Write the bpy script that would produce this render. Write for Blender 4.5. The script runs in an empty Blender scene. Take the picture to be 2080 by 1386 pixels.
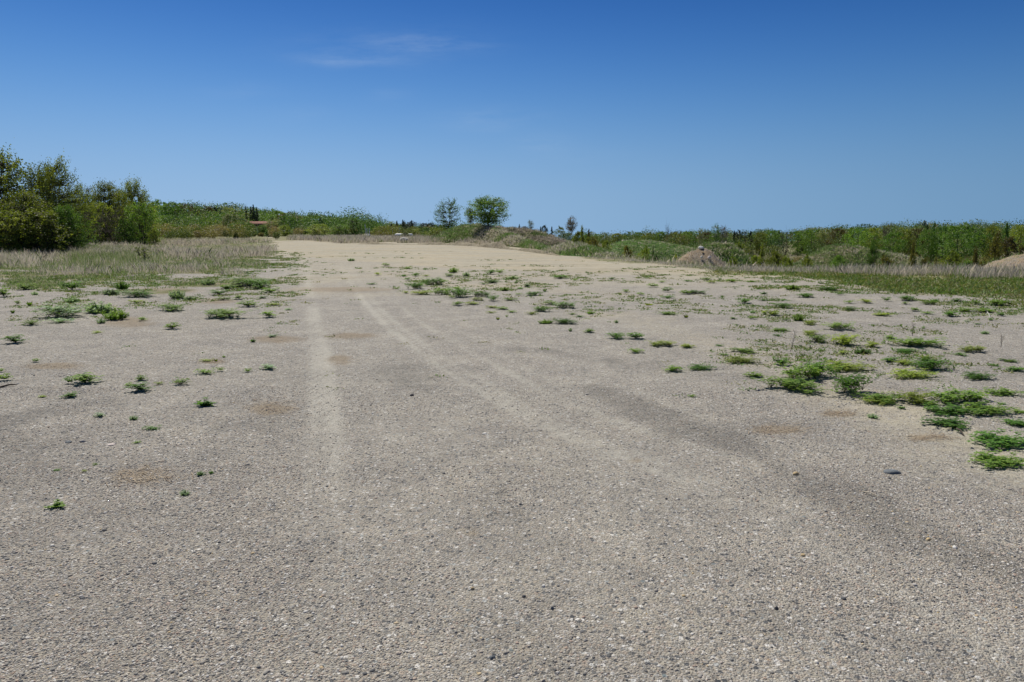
import bpy, math, random
import numpy as np
from mathutils import Vector
R = math.radians
rng = np.random.default_rng(7)
scene = bpy.context.scene
COL = scene.collection

# ------------------------------------------------------------------ camera model (photo pixels, 2080 wide)
F = 1387.0; HOR = 462.0; EYE = 1.65
TH = math.atan((693 - HOR) / F); CT, ST = math.cos(TH), math.sin(TH)

def ray(px, py):
    u = (px - 1040) / F; v = (693 - py) / F
    return np.array([u, CT + ST * v, -ST + CT * v])

def project(x, y, z):
    d = y * CT - (z - EYE) * ST
    v = (y * ST + (z - EYE) * CT) / d
    return 1040 + F * x / d, 693 - F * v

def ss(t):
    t = np.clip(t, 0, 1); return t * t * (3 - 2 * t)

def hash2(ix, iy, s=0):
    n = (ix.astype(np.int64) * 374761393 + iy.astype(np.int64) * 668265263 + s * 1274126177) & 0x7fffffff
    n = ((n ^ (n >> 13)) * 1274126177) & 0x7fffffff
    return ((n ^ (n >> 16)) & 0xffff) / 65535.0

def noise(x, y, s=0):
    x = np.asarray(x, float); y = np.asarray(y, float)
    ix = np.floor(x); iy = np.floor(y); fx = ss(x - ix); fy = ss(y - iy)
    a = hash2(ix, iy, s); b = hash2(ix + 1, iy, s); c = hash2(ix, iy + 1, s); d = hash2(ix + 1, iy + 1, s)
    return (a * (1 - fx) + b * fx) * (1 - fy) + (c * (1 - fx) + d * fx) * fy

def fbm(x, y, s=0, o=4):
    t = 0; a = .5
    for k in range(o):
        t = t + a * noise(x, y, s + k * 17); x = np.asarray(x) * 2.03 + 5.1; y = np.asarray(y) * 2.03 + 1.7; a *= .5
    return t / (1 - .5 ** o)

def terrain(x, y):
    x = np.asarray(x, float); y = np.asarray(y, float)
    yy = np.maximum(y, 1.0)
    c = np.clip(1040 + 1406 * x / yy, -1500, 3600)
    D = np.interp(c, [900, 1000, 1150, 1300, 1500, 1700, 2100], [0, .3, 2.2, 4.4, 5.6, 6, 6])
    e = np.interp(c, [900, 1000, 1150, 1300, 1420, 1560, 1700, 2080, 2600], [75, 62, 43, 32, 27, 24.5, 23.5, 22.5, 21.5])
    z = -D * (.6 * ss((yy - e) / 34.0) + .4 * ss((yy - e) / 110.0))
    zf = np.interp(c, [-300, 0, 350, 550, 740, 900, 1000, 1200, 1260, 1450, 1600, 1750, 1900, 2080, 2500],
                   [6, 5.5, 4.3, 1.8, -2.5, -4.5, -6, -9.5, -7.5, -7, -6.2, -4.6, -4, -3.6, -3])
    z = z + (zf - z) * ss((yy - 170) / 190.0)
    z = z - .03 * np.maximum(0, yy - 400) * ss((c - 560) / 200.0)
    z = z + .10 * (fbm(x * .09, y * .09, 3, 3) - .5) * ss((yy - 6) / 14)
    z = z + .02 * (fbm(x * .9, y * .9, 9, 3) - .5)
    return z

def at(px, py):
    """Where the sight line through a photo pixel meets the terrain."""
    d = ray(px, py); t0 = 1.0; t = 1.0
    while t < 900:
        p = d * t
        if EYE + p[2] < terrain(p[0], p[1]): break
        t0 = t; t *= 1.02
    lo, hi = t0, t
    for _ in range(24):
        m = (lo + hi) / 2; p = d * m
        if EYE + p[2] < terrain(p[0], p[1]): hi = m
        else: lo = m
    p = d * hi
    return np.array([p[0], p[1], EYE + p[2]])

def at_depth(px, py, Y):
    d = ray(px, py); p = d * (Y / d[1])
    return np.array([p[0], p[1], p[2] + EYE])

# ------------------------------------------------------------------ mesh helpers
def make_mesh(name, V, faces, mat=None, attrs=None, smooth=False):
    """faces: list of int arrays (n,k)."""
    V = np.asarray(V, np.float32)
    me = bpy.data.meshes.new(name)
    me.vertices.add(len(V)); me.vertices.foreach_set('co', V.ravel())
    loops = np.concatenate([f.ravel() for f in faces]).astype(np.int32)
    sizes = np.concatenate([np.full(len(f), f.shape[1]) for f in faces]).astype(np.int32)
    starts = np.concatenate([[0], np.cumsum(sizes)[:-1]]).astype(np.int32)
    me.loops.add(len(loops)); me.loops.foreach_set('vertex_index', loops)
    me.polygons.add(len(sizes)); me.polygons.foreach_set('loop_start', starts)
    if smooth: me.polygons.foreach_set('use_smooth', np.ones(len(sizes), bool))
    for k, (dom, typ, arr) in (attrs or {}).items():
        a = me.attributes.new(k, typ, dom)
        if typ == 'FLOAT': a.data.foreach_set('value', np.asarray(arr, np.float32))
        else: a.data.foreach_set('color', np.asarray(arr, np.float32).ravel())
    me.update(calc_edges=True); me.validate()
    if mat: me.materials.append(mat)
    return me

def link(name, data, parent=None, loc=None, rz=0, scale=None):
    o = bpy.data.objects.new(name, data); COL.objects.link(o)
    if parent: o.parent = parent
    if loc is not None: o.location = [float(v) for v in loc]
    if rz: o.rotation_euler = (0, 0, rz)
    if scale is not None: o.scale = [float(v) for v in scale]
    return o

def tag(o, label, cat, group=None):
    o['label'] = label; o['category'] = cat
    if group: o['group'] = group
    return o

def kind(o, k): o['kind'] = k; return o

def thing(name, label, cat, loc, group=None, rz=0, scale=None):
    return tag(link(name, None, None, loc, rz, scale), label, cat, group)

def set_mat(o, m):
    o.material_slots[0].link = 'OBJECT'; o.material_slots[0].material = m

def rand_dirs(n, g):
    v = g.normal(size=(n, 3)); return v / np.linalg.norm(v, axis=1, keepdims=True)

def leaf_quads(P, size, g, up=.3, aspect=.55, axis=None):
    """one folded rhombus per point"""
    n = len(P)
    a = rand_dirs(n, g) if axis is None else axis + .5 * rand_dirs(n, g)
    a[:, 2] = a[:, 2] * .8 + up * .3
    a /= np.linalg.norm(a, axis=1, keepdims=True)
    b = np.cross(a, rand_dirs(n, g)); b /= np.linalg.norm(b, axis=1, keepdims=True) + 1e-9
    s = (size * g.uniform(.65, 1.35, n))[:, None]
    V = np.empty((n, 4, 3))
    V[:, 0] = P; V[:, 1] = P + a * s * .55 + b * s * aspect * .5; V[:, 2] = P + a * s; V[:, 3] = P + a * s * .55 - b * s * aspect * .5
    return V.reshape(-1, 3), np.arange(4 * n).reshape(n, 4)

def tube(pts, rad, n=5):
    pts = np.asarray(pts, float); m = len(pts)
    d = np.gradient(pts, axis=0); d /= np.linalg.norm(d, axis=1, keepdims=True) + 1e-9
    ref = np.array([.31, .95, .05]); u = np.cross(d, ref); u /= np.linalg.norm(u, axis=1, keepdims=True) + 1e-9
    w = np.cross(d, u); ang = np.arange(n) * 2 * math.pi / n
    V = pts[:, None] + np.asarray(rad)[:, None, None] * (np.cos(ang)[None, :, None] * u[:, None] + np.sin(ang)[None, :, None] * w[:, None])
    i = np.arange(m - 1)[:, None] * n; j = np.arange(n)[None]; k = (j + 1) % n
    Fq = np.stack([i + j, i + k, i + n + k, i + n + j], -1).reshape(-1, 4)
    return V.reshape(-1, 3), Fq

class MB:
    def __init__(s): s.V = []; s.F = {}; s.n = 0
    def add(s, V, Fa):
        s.V.append(np.asarray(V, float)); s.F.setdefault(Fa.shape[1], []).append(np.asarray(Fa) + s.n); s.n += len(V)
    def box(s, x0, x1, y0, y1, z0, z1):
        V = np.array([[x, y, z] for z in (z0, z1) for y in (y0, y1) for x in (x0, x1)])
        s.add(V, np.array([[0, 2, 3, 1], [4, 5, 7, 6], [0, 1, 5, 4], [2, 6, 7, 3], [0, 4, 6, 2], [1, 3, 7, 5]]))
    def mesh(s, name, mat, attrs=None, smooth=False):
        return make_mesh(name, np.concatenate(s.V), [np.concatenate(f) for f in s.F.values()], mat, attrs, smooth)

# ------------------------------------------------------------------ materials
def nodes(m):
    m.use_nodes = True; nt = m.node_tree; nt.nodes.clear(); return nt
def N(nt, t, **kw):
    n = nt.nodes.new(t)
    for k, v in kw.items(): setattr(n, k, v)
    return n
def L(nt, a, b): nt.links.new(a, b)

def mixc(nt, fac, a, b, blend='MIX'):
    n = N(nt, 'ShaderNodeMix', data_type='RGBA', blend_type=blend)
    for s, v in ((n.inputs[0], fac), (n.inputs[6], a), (n.inputs[7], b)):
        if isinstance(v, (int, float)): s.default_value = v
        elif isinstance(v, tuple): s.default_value = (*v, 1)
        else: L(nt, v, s)
    return n.outputs[2]
def math_(nt, op, a, b=0.0, clamp=False):
    n = N(nt, 'ShaderNodeMath', operation=op, use_clamp=clamp)
    for s, v in ((n.inputs[0], a), (n.inputs[1], b)):
        if isinstance(v, (int, float)): s.default_value = v
        else: L(nt, v, s)
    return n.outputs[0]
def ramp(nt, fac, stops, interp='LINEAR'):
    n = N(nt, 'ShaderNodeValToRGB'); cr = n.color_ramp; cr.interpolation = interp
    while len(cr.elements) < len(stops): cr.elements.new(1)
    for e, (p, c) in zip(cr.elements, stops):
        e.position = p; e.color = (*c, 1) if len(c) == 3 else c
    L(nt, fac, n.inputs[0]); return n.outputs[0]
def sstep(nt, v, a, b):
    n = N(nt, 'ShaderNodeMapRange', interpolation_type='SMOOTHSTEP'); L(nt, v, n.inputs[0])
    n.inputs[1].default_value = a; n.inputs[2].default_value = b; return n.outputs[0]
def attr(nt, name):
    return N(nt, 'ShaderNodeAttribute', attribute_name=name)
def nz(nt, vec, scale, detail=4, rough=.55):
    n = N(nt, 'ShaderNodeTexNoise'); n.inputs['Scale'].default_value = scale; n.inputs['Detail'].default_value = detail
    n.inputs['Roughness'].default_value = rough; L(nt, vec, n.inputs['Vector']); return n.outputs['Fac']

def foliage(name, stops, trans=.35, tc=(1.25, 1.3, .5), rough=.55):
    m = bpy.data.materials.new(name); nt = nodes(m)
    a = attr(nt, 'tint'); c = ramp(nt, a.outputs['Fac'], stops)
    oi = N(nt, 'ShaderNodeObjectInfo'); hsv = N(nt, 'ShaderNodeHueSaturation')
    L(nt, c, hsv.inputs['Color'])
    L(nt, math_(nt, 'MULTIPLY_ADD', oi.outputs['Random'], .5), hsv.inputs['Value'])
    v = hsv.inputs['Value'].links[0].from_node; v.inputs[2].default_value = .78
    p = N(nt, 'ShaderNodeBsdfPrincipled'); p.inputs['Roughness'].default_value = rough; p.inputs['Specular IOR Level'].default_value = .35
    L(nt, hsv.outputs[0], p.inputs['Base Color'])
    t = N(nt, 'ShaderNodeBsdfTranslucent'); L(nt, mixc(nt, 1.0, hsv.outputs[0], tc, 'MULTIPLY'), t.inputs['Color'])
    mx = N(nt, 'ShaderNodeMixShader'); mx.inputs[0].default_value = trans
    L(nt, p.outputs[0], mx.inputs[1]); L(nt, t.outputs[0], mx.inputs[2])
    o = N(nt, 'ShaderNodeOutputMaterial'); L(nt, mx.outputs[0], o.inputs[0]); return m

def plain(name, c1, c2, scale=8, rough=.8, bump=.0, spec=.3, vec='Object'):
    m = bpy.data.materials.new(name); nt = nodes(m)
    tc = N(nt, 'ShaderNodeTexCoord'); f = nz(nt, tc.outputs[vec], scale, 6)
    p = N(nt, 'ShaderNodeBsdfPrincipled'); p.inputs['Roughness'].default_value = rough; p.inputs['Specular IOR Level'].default_value = spec
    L(nt, ramp(nt, f, [(.32, c1), (.68, c2)]), p.inputs['Base Color'])
    if bump:
        b = N(nt, 'ShaderNodeBump'); b.inputs['Strength'].default_value = bump; b.inputs['Distance'].default_value = .05
        L(nt, f, b.inputs['Height']); L(nt, b.outputs[0], p.inputs['Normal'])
    o = N(nt, 'ShaderNodeOutputMaterial'); L(nt, p.outputs[0], o.inputs[0]); return m

FM = dict(
    olive=foliage('olive leaves', [(0, (0.071, 0.098, 0.018)), (.55, (0.152, 0.186, 0.035)), (1, (0.304, 0.328, 0.089))], .45),
    mid=foliage('mid green leaves', [(0, (0.052, 0.115, 0.021)), (.6, (0.112, 0.214, 0.037)), (1, (0.205, 0.298, 0.068))]),
    bright=foliage('bright green leaves', [(0, (0.078, 0.155, 0.022)), (.6, (0.147, 0.256, 0.040)), (1, (0.248, 0.357, 0.078))]),
    yellow=foliage('yellow green leaves', [(0, (0.116, 0.171, 0.022)), (.6, (0.232, 0.290, 0.046)), (1, (0.372, 0.393, 0.093))]),
    grey=foliage('grey green leaves', [(0, (0.128, 0.160, 0.068)), (.6, (0.239, 0.267, 0.128)), (1, (0.375, 0.375, 0.222))]),
    pine=foliage('dark needles', [(0, (.010, .022, .010)), (.6, (.022, .042, .018)), (1, (.05, .065, .028))], .12),
    golden=foliage('golden leaves', [(0, (0.090, 0.088, 0.017)), (.6, (0.169, 0.157, 0.033)), (1, (0.303, 0.271, 0.084))]),
    bronze=foliage('bronze leaves', [(0, (0.062, 0.055, 0.024)), (.6, (0.106, 0.091, 0.035)), (1, (0.174, 0.152, 0.074))]),
    twig=foliage('budding twigs', [(0, (.12, .10, .085)), (.6, (.19, .165, .13)), (1, (.25, .24, .16))], .15),
    blue=foliage('blue green leaves', [(0, (0.134, 0.211, 0.122)), (.6, (0.268, 0.380, 0.234)), (1, (0.490, 0.624, 0.424))], .4),
    wdark=foliage('dark weed leaves', [(0, (0.047, 0.123, 0.020)), (.6, (0.108, 0.235, 0.034)), (1, (0.236, 0.389, 0.075))], .45),
    wmid=foliage('mid weed leaves', [(0, (0.085, 0.175, 0.026)), (.6, (0.182, 0.307, 0.048)), (1, (0.365, 0.451, 0.112))], .45),
    wyel=foliage('yellow weed leaves', [(0, (0.150, 0.216, 0.031)), (.6, (0.300, 0.389, 0.068)), (1, (0.514, 0.513, 0.150))], .45),
    straw=foliage('dry and green grass', [(0, (.40, .355, .32)), (.35, (.56, .505, .44)), (.58, (.46, .43, .33)), (.70, (.23, .265, .11)), (1, (.13, .225, .06))], .52, (1.03, 1.02, .95), .7),
    litter=foliage('brown straw', [(0, (.14, .10, .065)), (.6, (.26, .195, .125)), (1, (.45, .38, .27))], .1, (1, 1, .8), .8),
)
BARK = plain('grey brown bark', (.055, .042, .032), (.12, .10, .08), 30, .9)
WBARK = plain('pale birch bark', (.34, .33, .29), (.55, .53, .48), 12, .8)
STEM = plain('green weed stems', (.08, .10, .03), (.17, .16, .07), 30, .7)
WHITE = plain('white paint', (.74, .74, .73), (.82, .82, .80), 3, .45)

# ------------------------------------------------------------------ field masks, written in photo pixels, baked on world vertices
LEFT_EDGE = ([-2000, 0, 150, 260, 420, 500, 535, 548], [590, 571, 569, 573, 566, 557, 545, 520])
RIGHT_EDGE = ([560, 700, 880, 1000, 1100, 1150, 1300, 1420, 1560, 1700, 1780, 2080, 3500],
              [489, 492, 494, 498, 508, 516, 537, 551, 563, 574, 586, 604, 690])
def poly_dist(x, y, pts):
    P = np.array([at_depth_flat(*p) for p in pts]); best = np.full(np.shape(x), 1e9)
    for a, b in zip(P[:-1], P[1:]):
        ab = b - a; t = np.clip(((x - a[0]) * ab[0] + (y - a[1]) * ab[1]) / (ab @ ab + 1e-9), 0, 1)
        best = np.minimum(best, np.hypot(x - a[0] - t * ab[0], y - a[1] - t * ab[1]))
    return best
def at_depth_flat(px, py):
    d = ray(px, py); t = -EYE / d[2]; return d[:2] * t

def grass_mask(x, y):
    px, py = project(x, np.maximum(y, .6), np.zeros_like(x))
    w = (fbm(x * .45, y * .45, 21) - .5) * 1.7
    eL = np.interp(px, *LEFT_EDGE); eR = np.interp(px, *RIGHT_EDGE)
    xl = np.interp(py, [483, 500, 520, 548], [556, 545, 550, 560])       # the edge of the bare track
    dl = np.minimum((eL - py) / np.maximum(eL - 462, 8) * 3.4, (xl - px) / 26) + w * 2.6
    dr = (eR - py) / np.maximum(eR - 462, 8) * 8 + w * 1.8
    return np.clip(.5 + np.where(px < 565, dl, dr), 0, 1) * (y > 12)

STRAW = [(715, 683, 62, 7), (560, 690, 62, 8), (690, 588, 120, 6), (290, 965, 75, 20), (1582, 873, 62, 11), (952, 1080, 18, 11), (1402, 1154, 16, 10),
         (1290, 936, 16, 7), (110, 744, 70, 7), (690, 732, 26, 12), (260, 655, 60, 12), (440, 612, 45, 7), (1880, 890, 50, 8), (330, 590, 80, 8), (550, 830, 55, 18), (1700, 842, 40, 7), (430, 735, 30, 5)]
def straw_mask(x, y):
    px, py = project(x, np.maximum(y, .6), np.zeros_like(x)); m = np.zeros_like(x)
    for a, b, rx, ry in STRAW:
        m = np.maximum(m, np.exp(-(((px - a) / rx) ** 2 + ((py - b) / ry) ** 2)))
    return m * (.45 + 1.1 * fbm(x * 5, y * 5, 31))
def sand_mask(x, y):
    px, py = project(x, np.maximum(y, .6), np.zeros_like(x))
    lo = np.interp(px, [540, 700, 900, 1200, 1450, 1600], [520, 530, 545, 556, 566, 566])
    far = ss((lo - py) / 16 + .5) * (px > 500)
    mid = .55 * ss((640 - py) / 90) * ss((px - 450) / 200)
    b = .6 * ss((fbm(x * .7, y * .7, 41) - .5) / .2)
    tr = .45 * np.exp(-(poly_dist(x, y, [(1250, 640), (1450, 700), (1700, 790), (2080, 930)]) / .8) ** 2)
    return np.clip(np.maximum(np.maximum(far, mid), tr) + b * .35 * (py > 560), 0, 1)
TRACKS = [([(596, 488), (617, 540), (624, 600), (632, 660), (640, 720), (640, 850), (622, 1000), (590, 1200), (520, 1386), (420, 1700)], 0.088, 0.54),
          ([(600, 488), (623, 540), (634, 600), (646, 660), (662, 720), (676, 850), (680, 1000), (668, 1200), (640, 1386), (600, 1700)], 0.125, 0.61),
          ([(604, 488), (640, 540), (665, 600), (690, 680), (720, 800), (745, 1000), (765, 1386)], 0.112, 0.25),
          ([(690, 540), (745, 620), (790, 668), (868, 728), (940, 775), (1035, 830), (1170, 895), (1370, 970), (1570, 1058), (1730, 1150), (2040, 1330), (2300, 1480)], 0.100, 0.65),
          ([(706, 540), (765, 620), (812, 664), (892, 722), (975, 772), (1085, 838), (1225, 900), (1425, 968), (1640, 1056), (1800, 1140), (2120, 1310), (2400, 1470)], 0.075, 0.54),
          ([(760, 580), (860, 660), (1000, 740), (1130, 810), (1280, 866), (1480, 930)], 0.088, 0.43), ([(780, 580), (900, 655), (1060, 745), (1200, 815)], 0.062, 0.36),
          ([(720, 600), (800, 720), (900, 850), (1020, 1000), (1160, 1200), (1300, 1386)], 0.100, 0.32), ([(850, 620), (1050, 700), (1300, 800), (1600, 920)], 0.112, 0.29), ([(690, 600), (760, 760), (830, 950), (900, 1200), (940, 1386)], 0.125, 0.29),
          ([(950, 640), (1200, 725), (1500, 830), (2000, 1010)], 0.100, 0.22)]
def dusty_mask(x, y):
    px, py = project(x, np.maximum(y, .6), np.zeros_like(x)); tr = np.zeros_like(x)
    for pts, w, k in TRACKS:
        tr = np.maximum(tr, k * np.exp(-(poly_dist(x, y, pts) / w) ** 2))
    tr = tr * (.32 + 1.55 * fbm(x * 1.3, y * .8, 47)) * (.55 + .45 * ss((y - 3.4) / 3.5))
    band = .24 * ss((px - 480) / 140) * ss((1750 - .35 * py - px + 250) / 400)
    return np.clip(np.maximum(tr, band * (.4 + 1.1 * fbm(x * .8, y * .8, 49))), 0, 1)
def dark_mask(x, y):
    m = np.zeros_like(x)
    for pts, w, k in (([(1200, 790), (1400, 870), (1550, 930), (1700, 1005), (1880, 1100), (2300, 1250)], .30, .9), ([(1020, 705), (1240, 728)], .35, .6),
                      ([(800, 700), (850, 800), (950, 1000), (1100, 1200)], .35, .35), ([(0, 870), (300, 900), (480, 950)], .5, .35), ([(1560, 1260), (2080, 1386)], .3, .5)):
        m = np.maximum(m, k * np.exp(-(poly_dist(x, y, pts) / w) ** 2) * (.05 + 1.9 * fbm(x * 1.9, y * 1.1, 57) ** 1.2))
    return np.clip(m + .5 * ss((fbm(x * .9, y * .9, 51) - .5) / .25), 0, 1)

# ------------------------------------------------------------------ ground
def spaced(lim, base, k):
    v = [0.0]
    while v[-1] < lim: v.append(v[-1] + max(base, k * v[-1]))
    return np.array(v)
def ground_material():
    m = bpy.data.materials.new('gravel and sandy soil'); nt = nodes(m)
    tc = N(nt, 'ShaderNodeTexCoord').outputs['Object']
    gr = attr(nt, 'grassy').outputs['Fac']; sa = attr(nt, 'sandy').outputs['Fac']; da = attr(nt, 'darkg').outputs['Fac']; st = attr(nt, 'strawy').outputs['Fac']
    def voro(scale):
        v = N(nt, 'ShaderNodeTexVoronoi', voronoi_dimensions='2D'); v.inputs['Scale'].default_value = scale
        w = N(nt, 'ShaderNodeVectorMath', operation='ADD'); L(nt, tc, w.inputs[0])
        L(nt, v_scaled(nzc(60 / 90 * scale)), w.inputs[1]); L(nt, w.outputs[0], v.inputs['Vector']); return v
    def nzc(scale):
        n = N(nt, 'ShaderNodeTexNoise'); n.inputs['Scale'].default_value = scale; n.inputs['Detail'].default_value = 1; L(nt, tc, n.inputs['Vector']); return n.outputs['Color']
    def v_scaled(c):
        n = N(nt, 'ShaderNodeVectorMath', operation='SCALE'); L(nt, c, n.inputs[0]); n.inputs['Scale'].default_value = .006; return n.outputs[0]
    stones = [(0, (.070, .075, .084)), (.18, (.150, .153, .156)), (.32, (.262, .250, .222)), (.46, (.395, .362, .295)), (.58, (.300, .298, .285)), (.70, (.465, .425, .350)),
              (.79, (.370, .300, .245)), (.86, (.49, .475, .45)), (.95, (.70, .68, .64)), (1, (.20, .235, .24))]
    v1 = voro(95); v2 = voro(42); v3 = voro(210)
    def cell(v): 
        s = N(nt, 'ShaderNodeSeparateColor'); L(nt, v.outputs['Color'], s.inputs[0]); return s.outputs
    c1 = ramp(nt, cell(v1)[0], stones); c3 = ramp(nt, cell(v3)[0], stones); c2 = ramp(nt, cell(v2)[0], stones)
    big = math_(nt, 'MULTIPLY', math_(nt, 'GREATER_THAN', cell(v2)[1], .58), math_(nt, 'LESS_THAN', v2.outputs['Distance'], .42))
    soil = ramp(nt, nz(nt, tc, 260, 3), [(.3, (.28, .245, .195)), (.7, (.43, .385, .315))])
    g = mixc(nt, .62, c3, c1)
    g = mixc(nt, math_(nt, 'MULTIPLY', sstep(nt, v1.outputs['Distance'], .36, .60), .75), g, soil)
    g = mixc(nt, big, g, c2)
    # broad patches of paler and darker gravel
    f2 = nz(nt, tc, 1.6, 6, .62); f3 = nz(nt, tc, .33, 4)
    f4 = nz(nt, tc, 4.3, 6, .68)
    g = mixc(nt, sstep(nt, f2, .35, .75), mixc(nt, 1., g, (.90, .90, .905), 'MULTIPLY'), mixc(nt, 1., g, (1.10, 1.09, 1.07), 'MULTIPLY'))
    g = mixc(nt, sstep(nt, f4, .3, .7), mixc(nt, 1., g, (.91, .905, .90), 'MULTIPLY'), mixc(nt, 1., g, (1.09, 1.085, 1.07), 'MULTIPLY'))
    dk = sstep(nt, math_(nt, 'MULTIPLY', da, math_(nt, 'ADD', nz(nt, tc, 5, 5, .7), .45)), .25, .85)
    g = mixc(nt, math_(nt, 'MULTIPLY', dk, .8), g, mixc(nt, 1., g, (.64, .645, .65), 'MULTIPLY'))
    du = attr(nt, 'dusty').outputs['Fac']
    dust = ramp(nt, nz(nt, tc, 130, 4, .7), [(.25, (.40, .375, .315)), (.5, (.495, .468, .398)), (.8, (.57, .545, .48))])
    duf = sstep(nt, math_(nt, 'ADD', du, math_(nt, 'MULTIPLY', math_(nt, 'SUBTRACT', nz(nt, tc, 11, 8, .76), .5), 1.3)), .12, .95)
    g = mixc(nt, math_(nt, 'MULTIPLY', duf, .85), g, dust)
    sand = ramp(nt, nz(nt, tc, 2.2, 8, .68), [(.28, (.245, .215, .150)), (.5, (.34, .305, .218)), (.74, (.41, .372, .275))])
    sand = mixc(nt, sstep(nt, f3, .4, .65), sand, mixc(nt, 1., sand, (1.06, 1.0, .9), 'MULTIPLY'))
    mpn = N(nt, 'ShaderNodeMapping'); mpn.inputs['Scale'].default_value = (.12, .9, 1); mpn.inputs['Rotation'].default_value = (0, 0, .12); L(nt, tc, mpn.inputs[0])
    stk = nz(nt, mpn.outputs[0], 1.0, 7, .62)
    sand = mixc(nt, sstep(nt, stk, .42, .68), mixc(nt, 1., sand, (1.08, 1.07, 1.05), 'MULTIPLY'), mixc(nt, 1., sand, (.80, .80, .76), 'MULTIPLY'))
    sand = mixc(nt, .30, sand, mixc(nt, .6, c3, c1))
    sf = sstep(nt, math_(nt, 'ADD', sa, math_(nt, 'MULTIPLY', math_(nt, 'SUBTRACT', nz(nt, tc, 7, 8, .74), .5), 1.5)), .15, .95)
    col = mixc(nt, sf, g, sand)
    strw = ramp(nt, nz(nt, tc, 55, 4, .7), [(.3, (.19, .145, .095)), (.7, (.38, .31, .215))])
    stf = sstep(nt, math_(nt, 'MULTIPLY', st, math_(nt, 'ADD', nz(nt, tc, 22, 6, .75), .5)), .22, .8)
    col = mixc(nt, math_(nt, 'MULTIPLY', stf, .68), col, strw)
    turf = ramp(nt, nz(nt, tc, 1.1, 8, .7), [(.3, (.085, .11, .032)), (.48, (.17, .165, .075)), (.7, (.30, .26, .17))])
    gf = sstep(nt, math_(nt, 'ADD', gr, math_(nt, 'MULTIPLY', math_(nt, 'SUBTRACT', nz(nt, tc, 2.5, 8, .7), .5), .9)), .3, .75)
    col = mixc(nt, gf, col, turf)
    p = N(nt, 'ShaderNodeBsdfPrincipled'); p.inputs['Roughness'].default_value = .92; p.inputs['Specular IOR Level'].default_value = .2
    L(nt, col, p.inputs['Base Color'])
    h = math_(nt, 'ADD', math_(nt, 'MULTIPLY', v1.outputs['Distance'], -.008), math_(nt, 'MULTIPLY', v3.outputs['Distance'], -.003))
    h = math_(nt, 'MULTIPLY', h, math_(nt, 'SUBTRACT', 1.15, sf))
    h = math_(nt, 'ADD', h, math_(nt, 'MULTIPLY', f2, .03))
    h = math_(nt, 'ADD', h, math_(nt, 'MULTIPLY', du, -.012))
    b = N(nt, 'ShaderNodeBump'); b.inputs['Strength'].default_value = .9; b.inputs['Distance'].default_value = 1.0
    L(nt, h, b.inputs['Height']); L(nt, b.outputs[0], p.inputs['Normal'])
    o = N(nt, 'ShaderNodeOutputMaterial'); L(nt, p.outputs[0], o.inputs[0]); return m

xs = spaced(1500, .07, .02); xs = np.concatenate([-xs[::-1][:-1], xs])
ys = spaced(1800, .07, .014); ys = np.concatenate([-spaced(30, .5, .2)[::-1][:-1], ys])
X, Y = np.meshgrid(xs, ys); Z = terrain(X, Y)
nx, ny = len(xs), len(ys)
idx = np.arange(nx * ny).reshape(ny, nx)
Q = np.stack([idx[:-1, :-1], idx[:-1, 1:], idx[1:, 1:], idx[1:, :-1]], -1).reshape(-1, 4)
xf, yf = X.ravel(), Y.ravel()
front = yf > 1.0
def masked(fn):
    out = np.zeros(len(xf)); out[front] = fn(xf[front], yf[front]); return out
GM = ground_material()
gme = make_mesh('ground', np.stack([xf, yf, Z.ravel()], 1), [Q], GM,
                {'grassy': ('POINT', 'FLOAT', masked(grass_mask)), 'sandy': ('POINT', 'FLOAT', masked(sand_mask)),
                 'darkg': ('POINT', 'FLOAT', masked(dark_mask)), 'dusty': ('POINT', 'FLOAT', masked(dusty_mask)), 'strawy': ('POINT', 'FLOAT', masked(straw_mask))}, True)
kind(link('ground', gme), 'structure')

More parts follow.
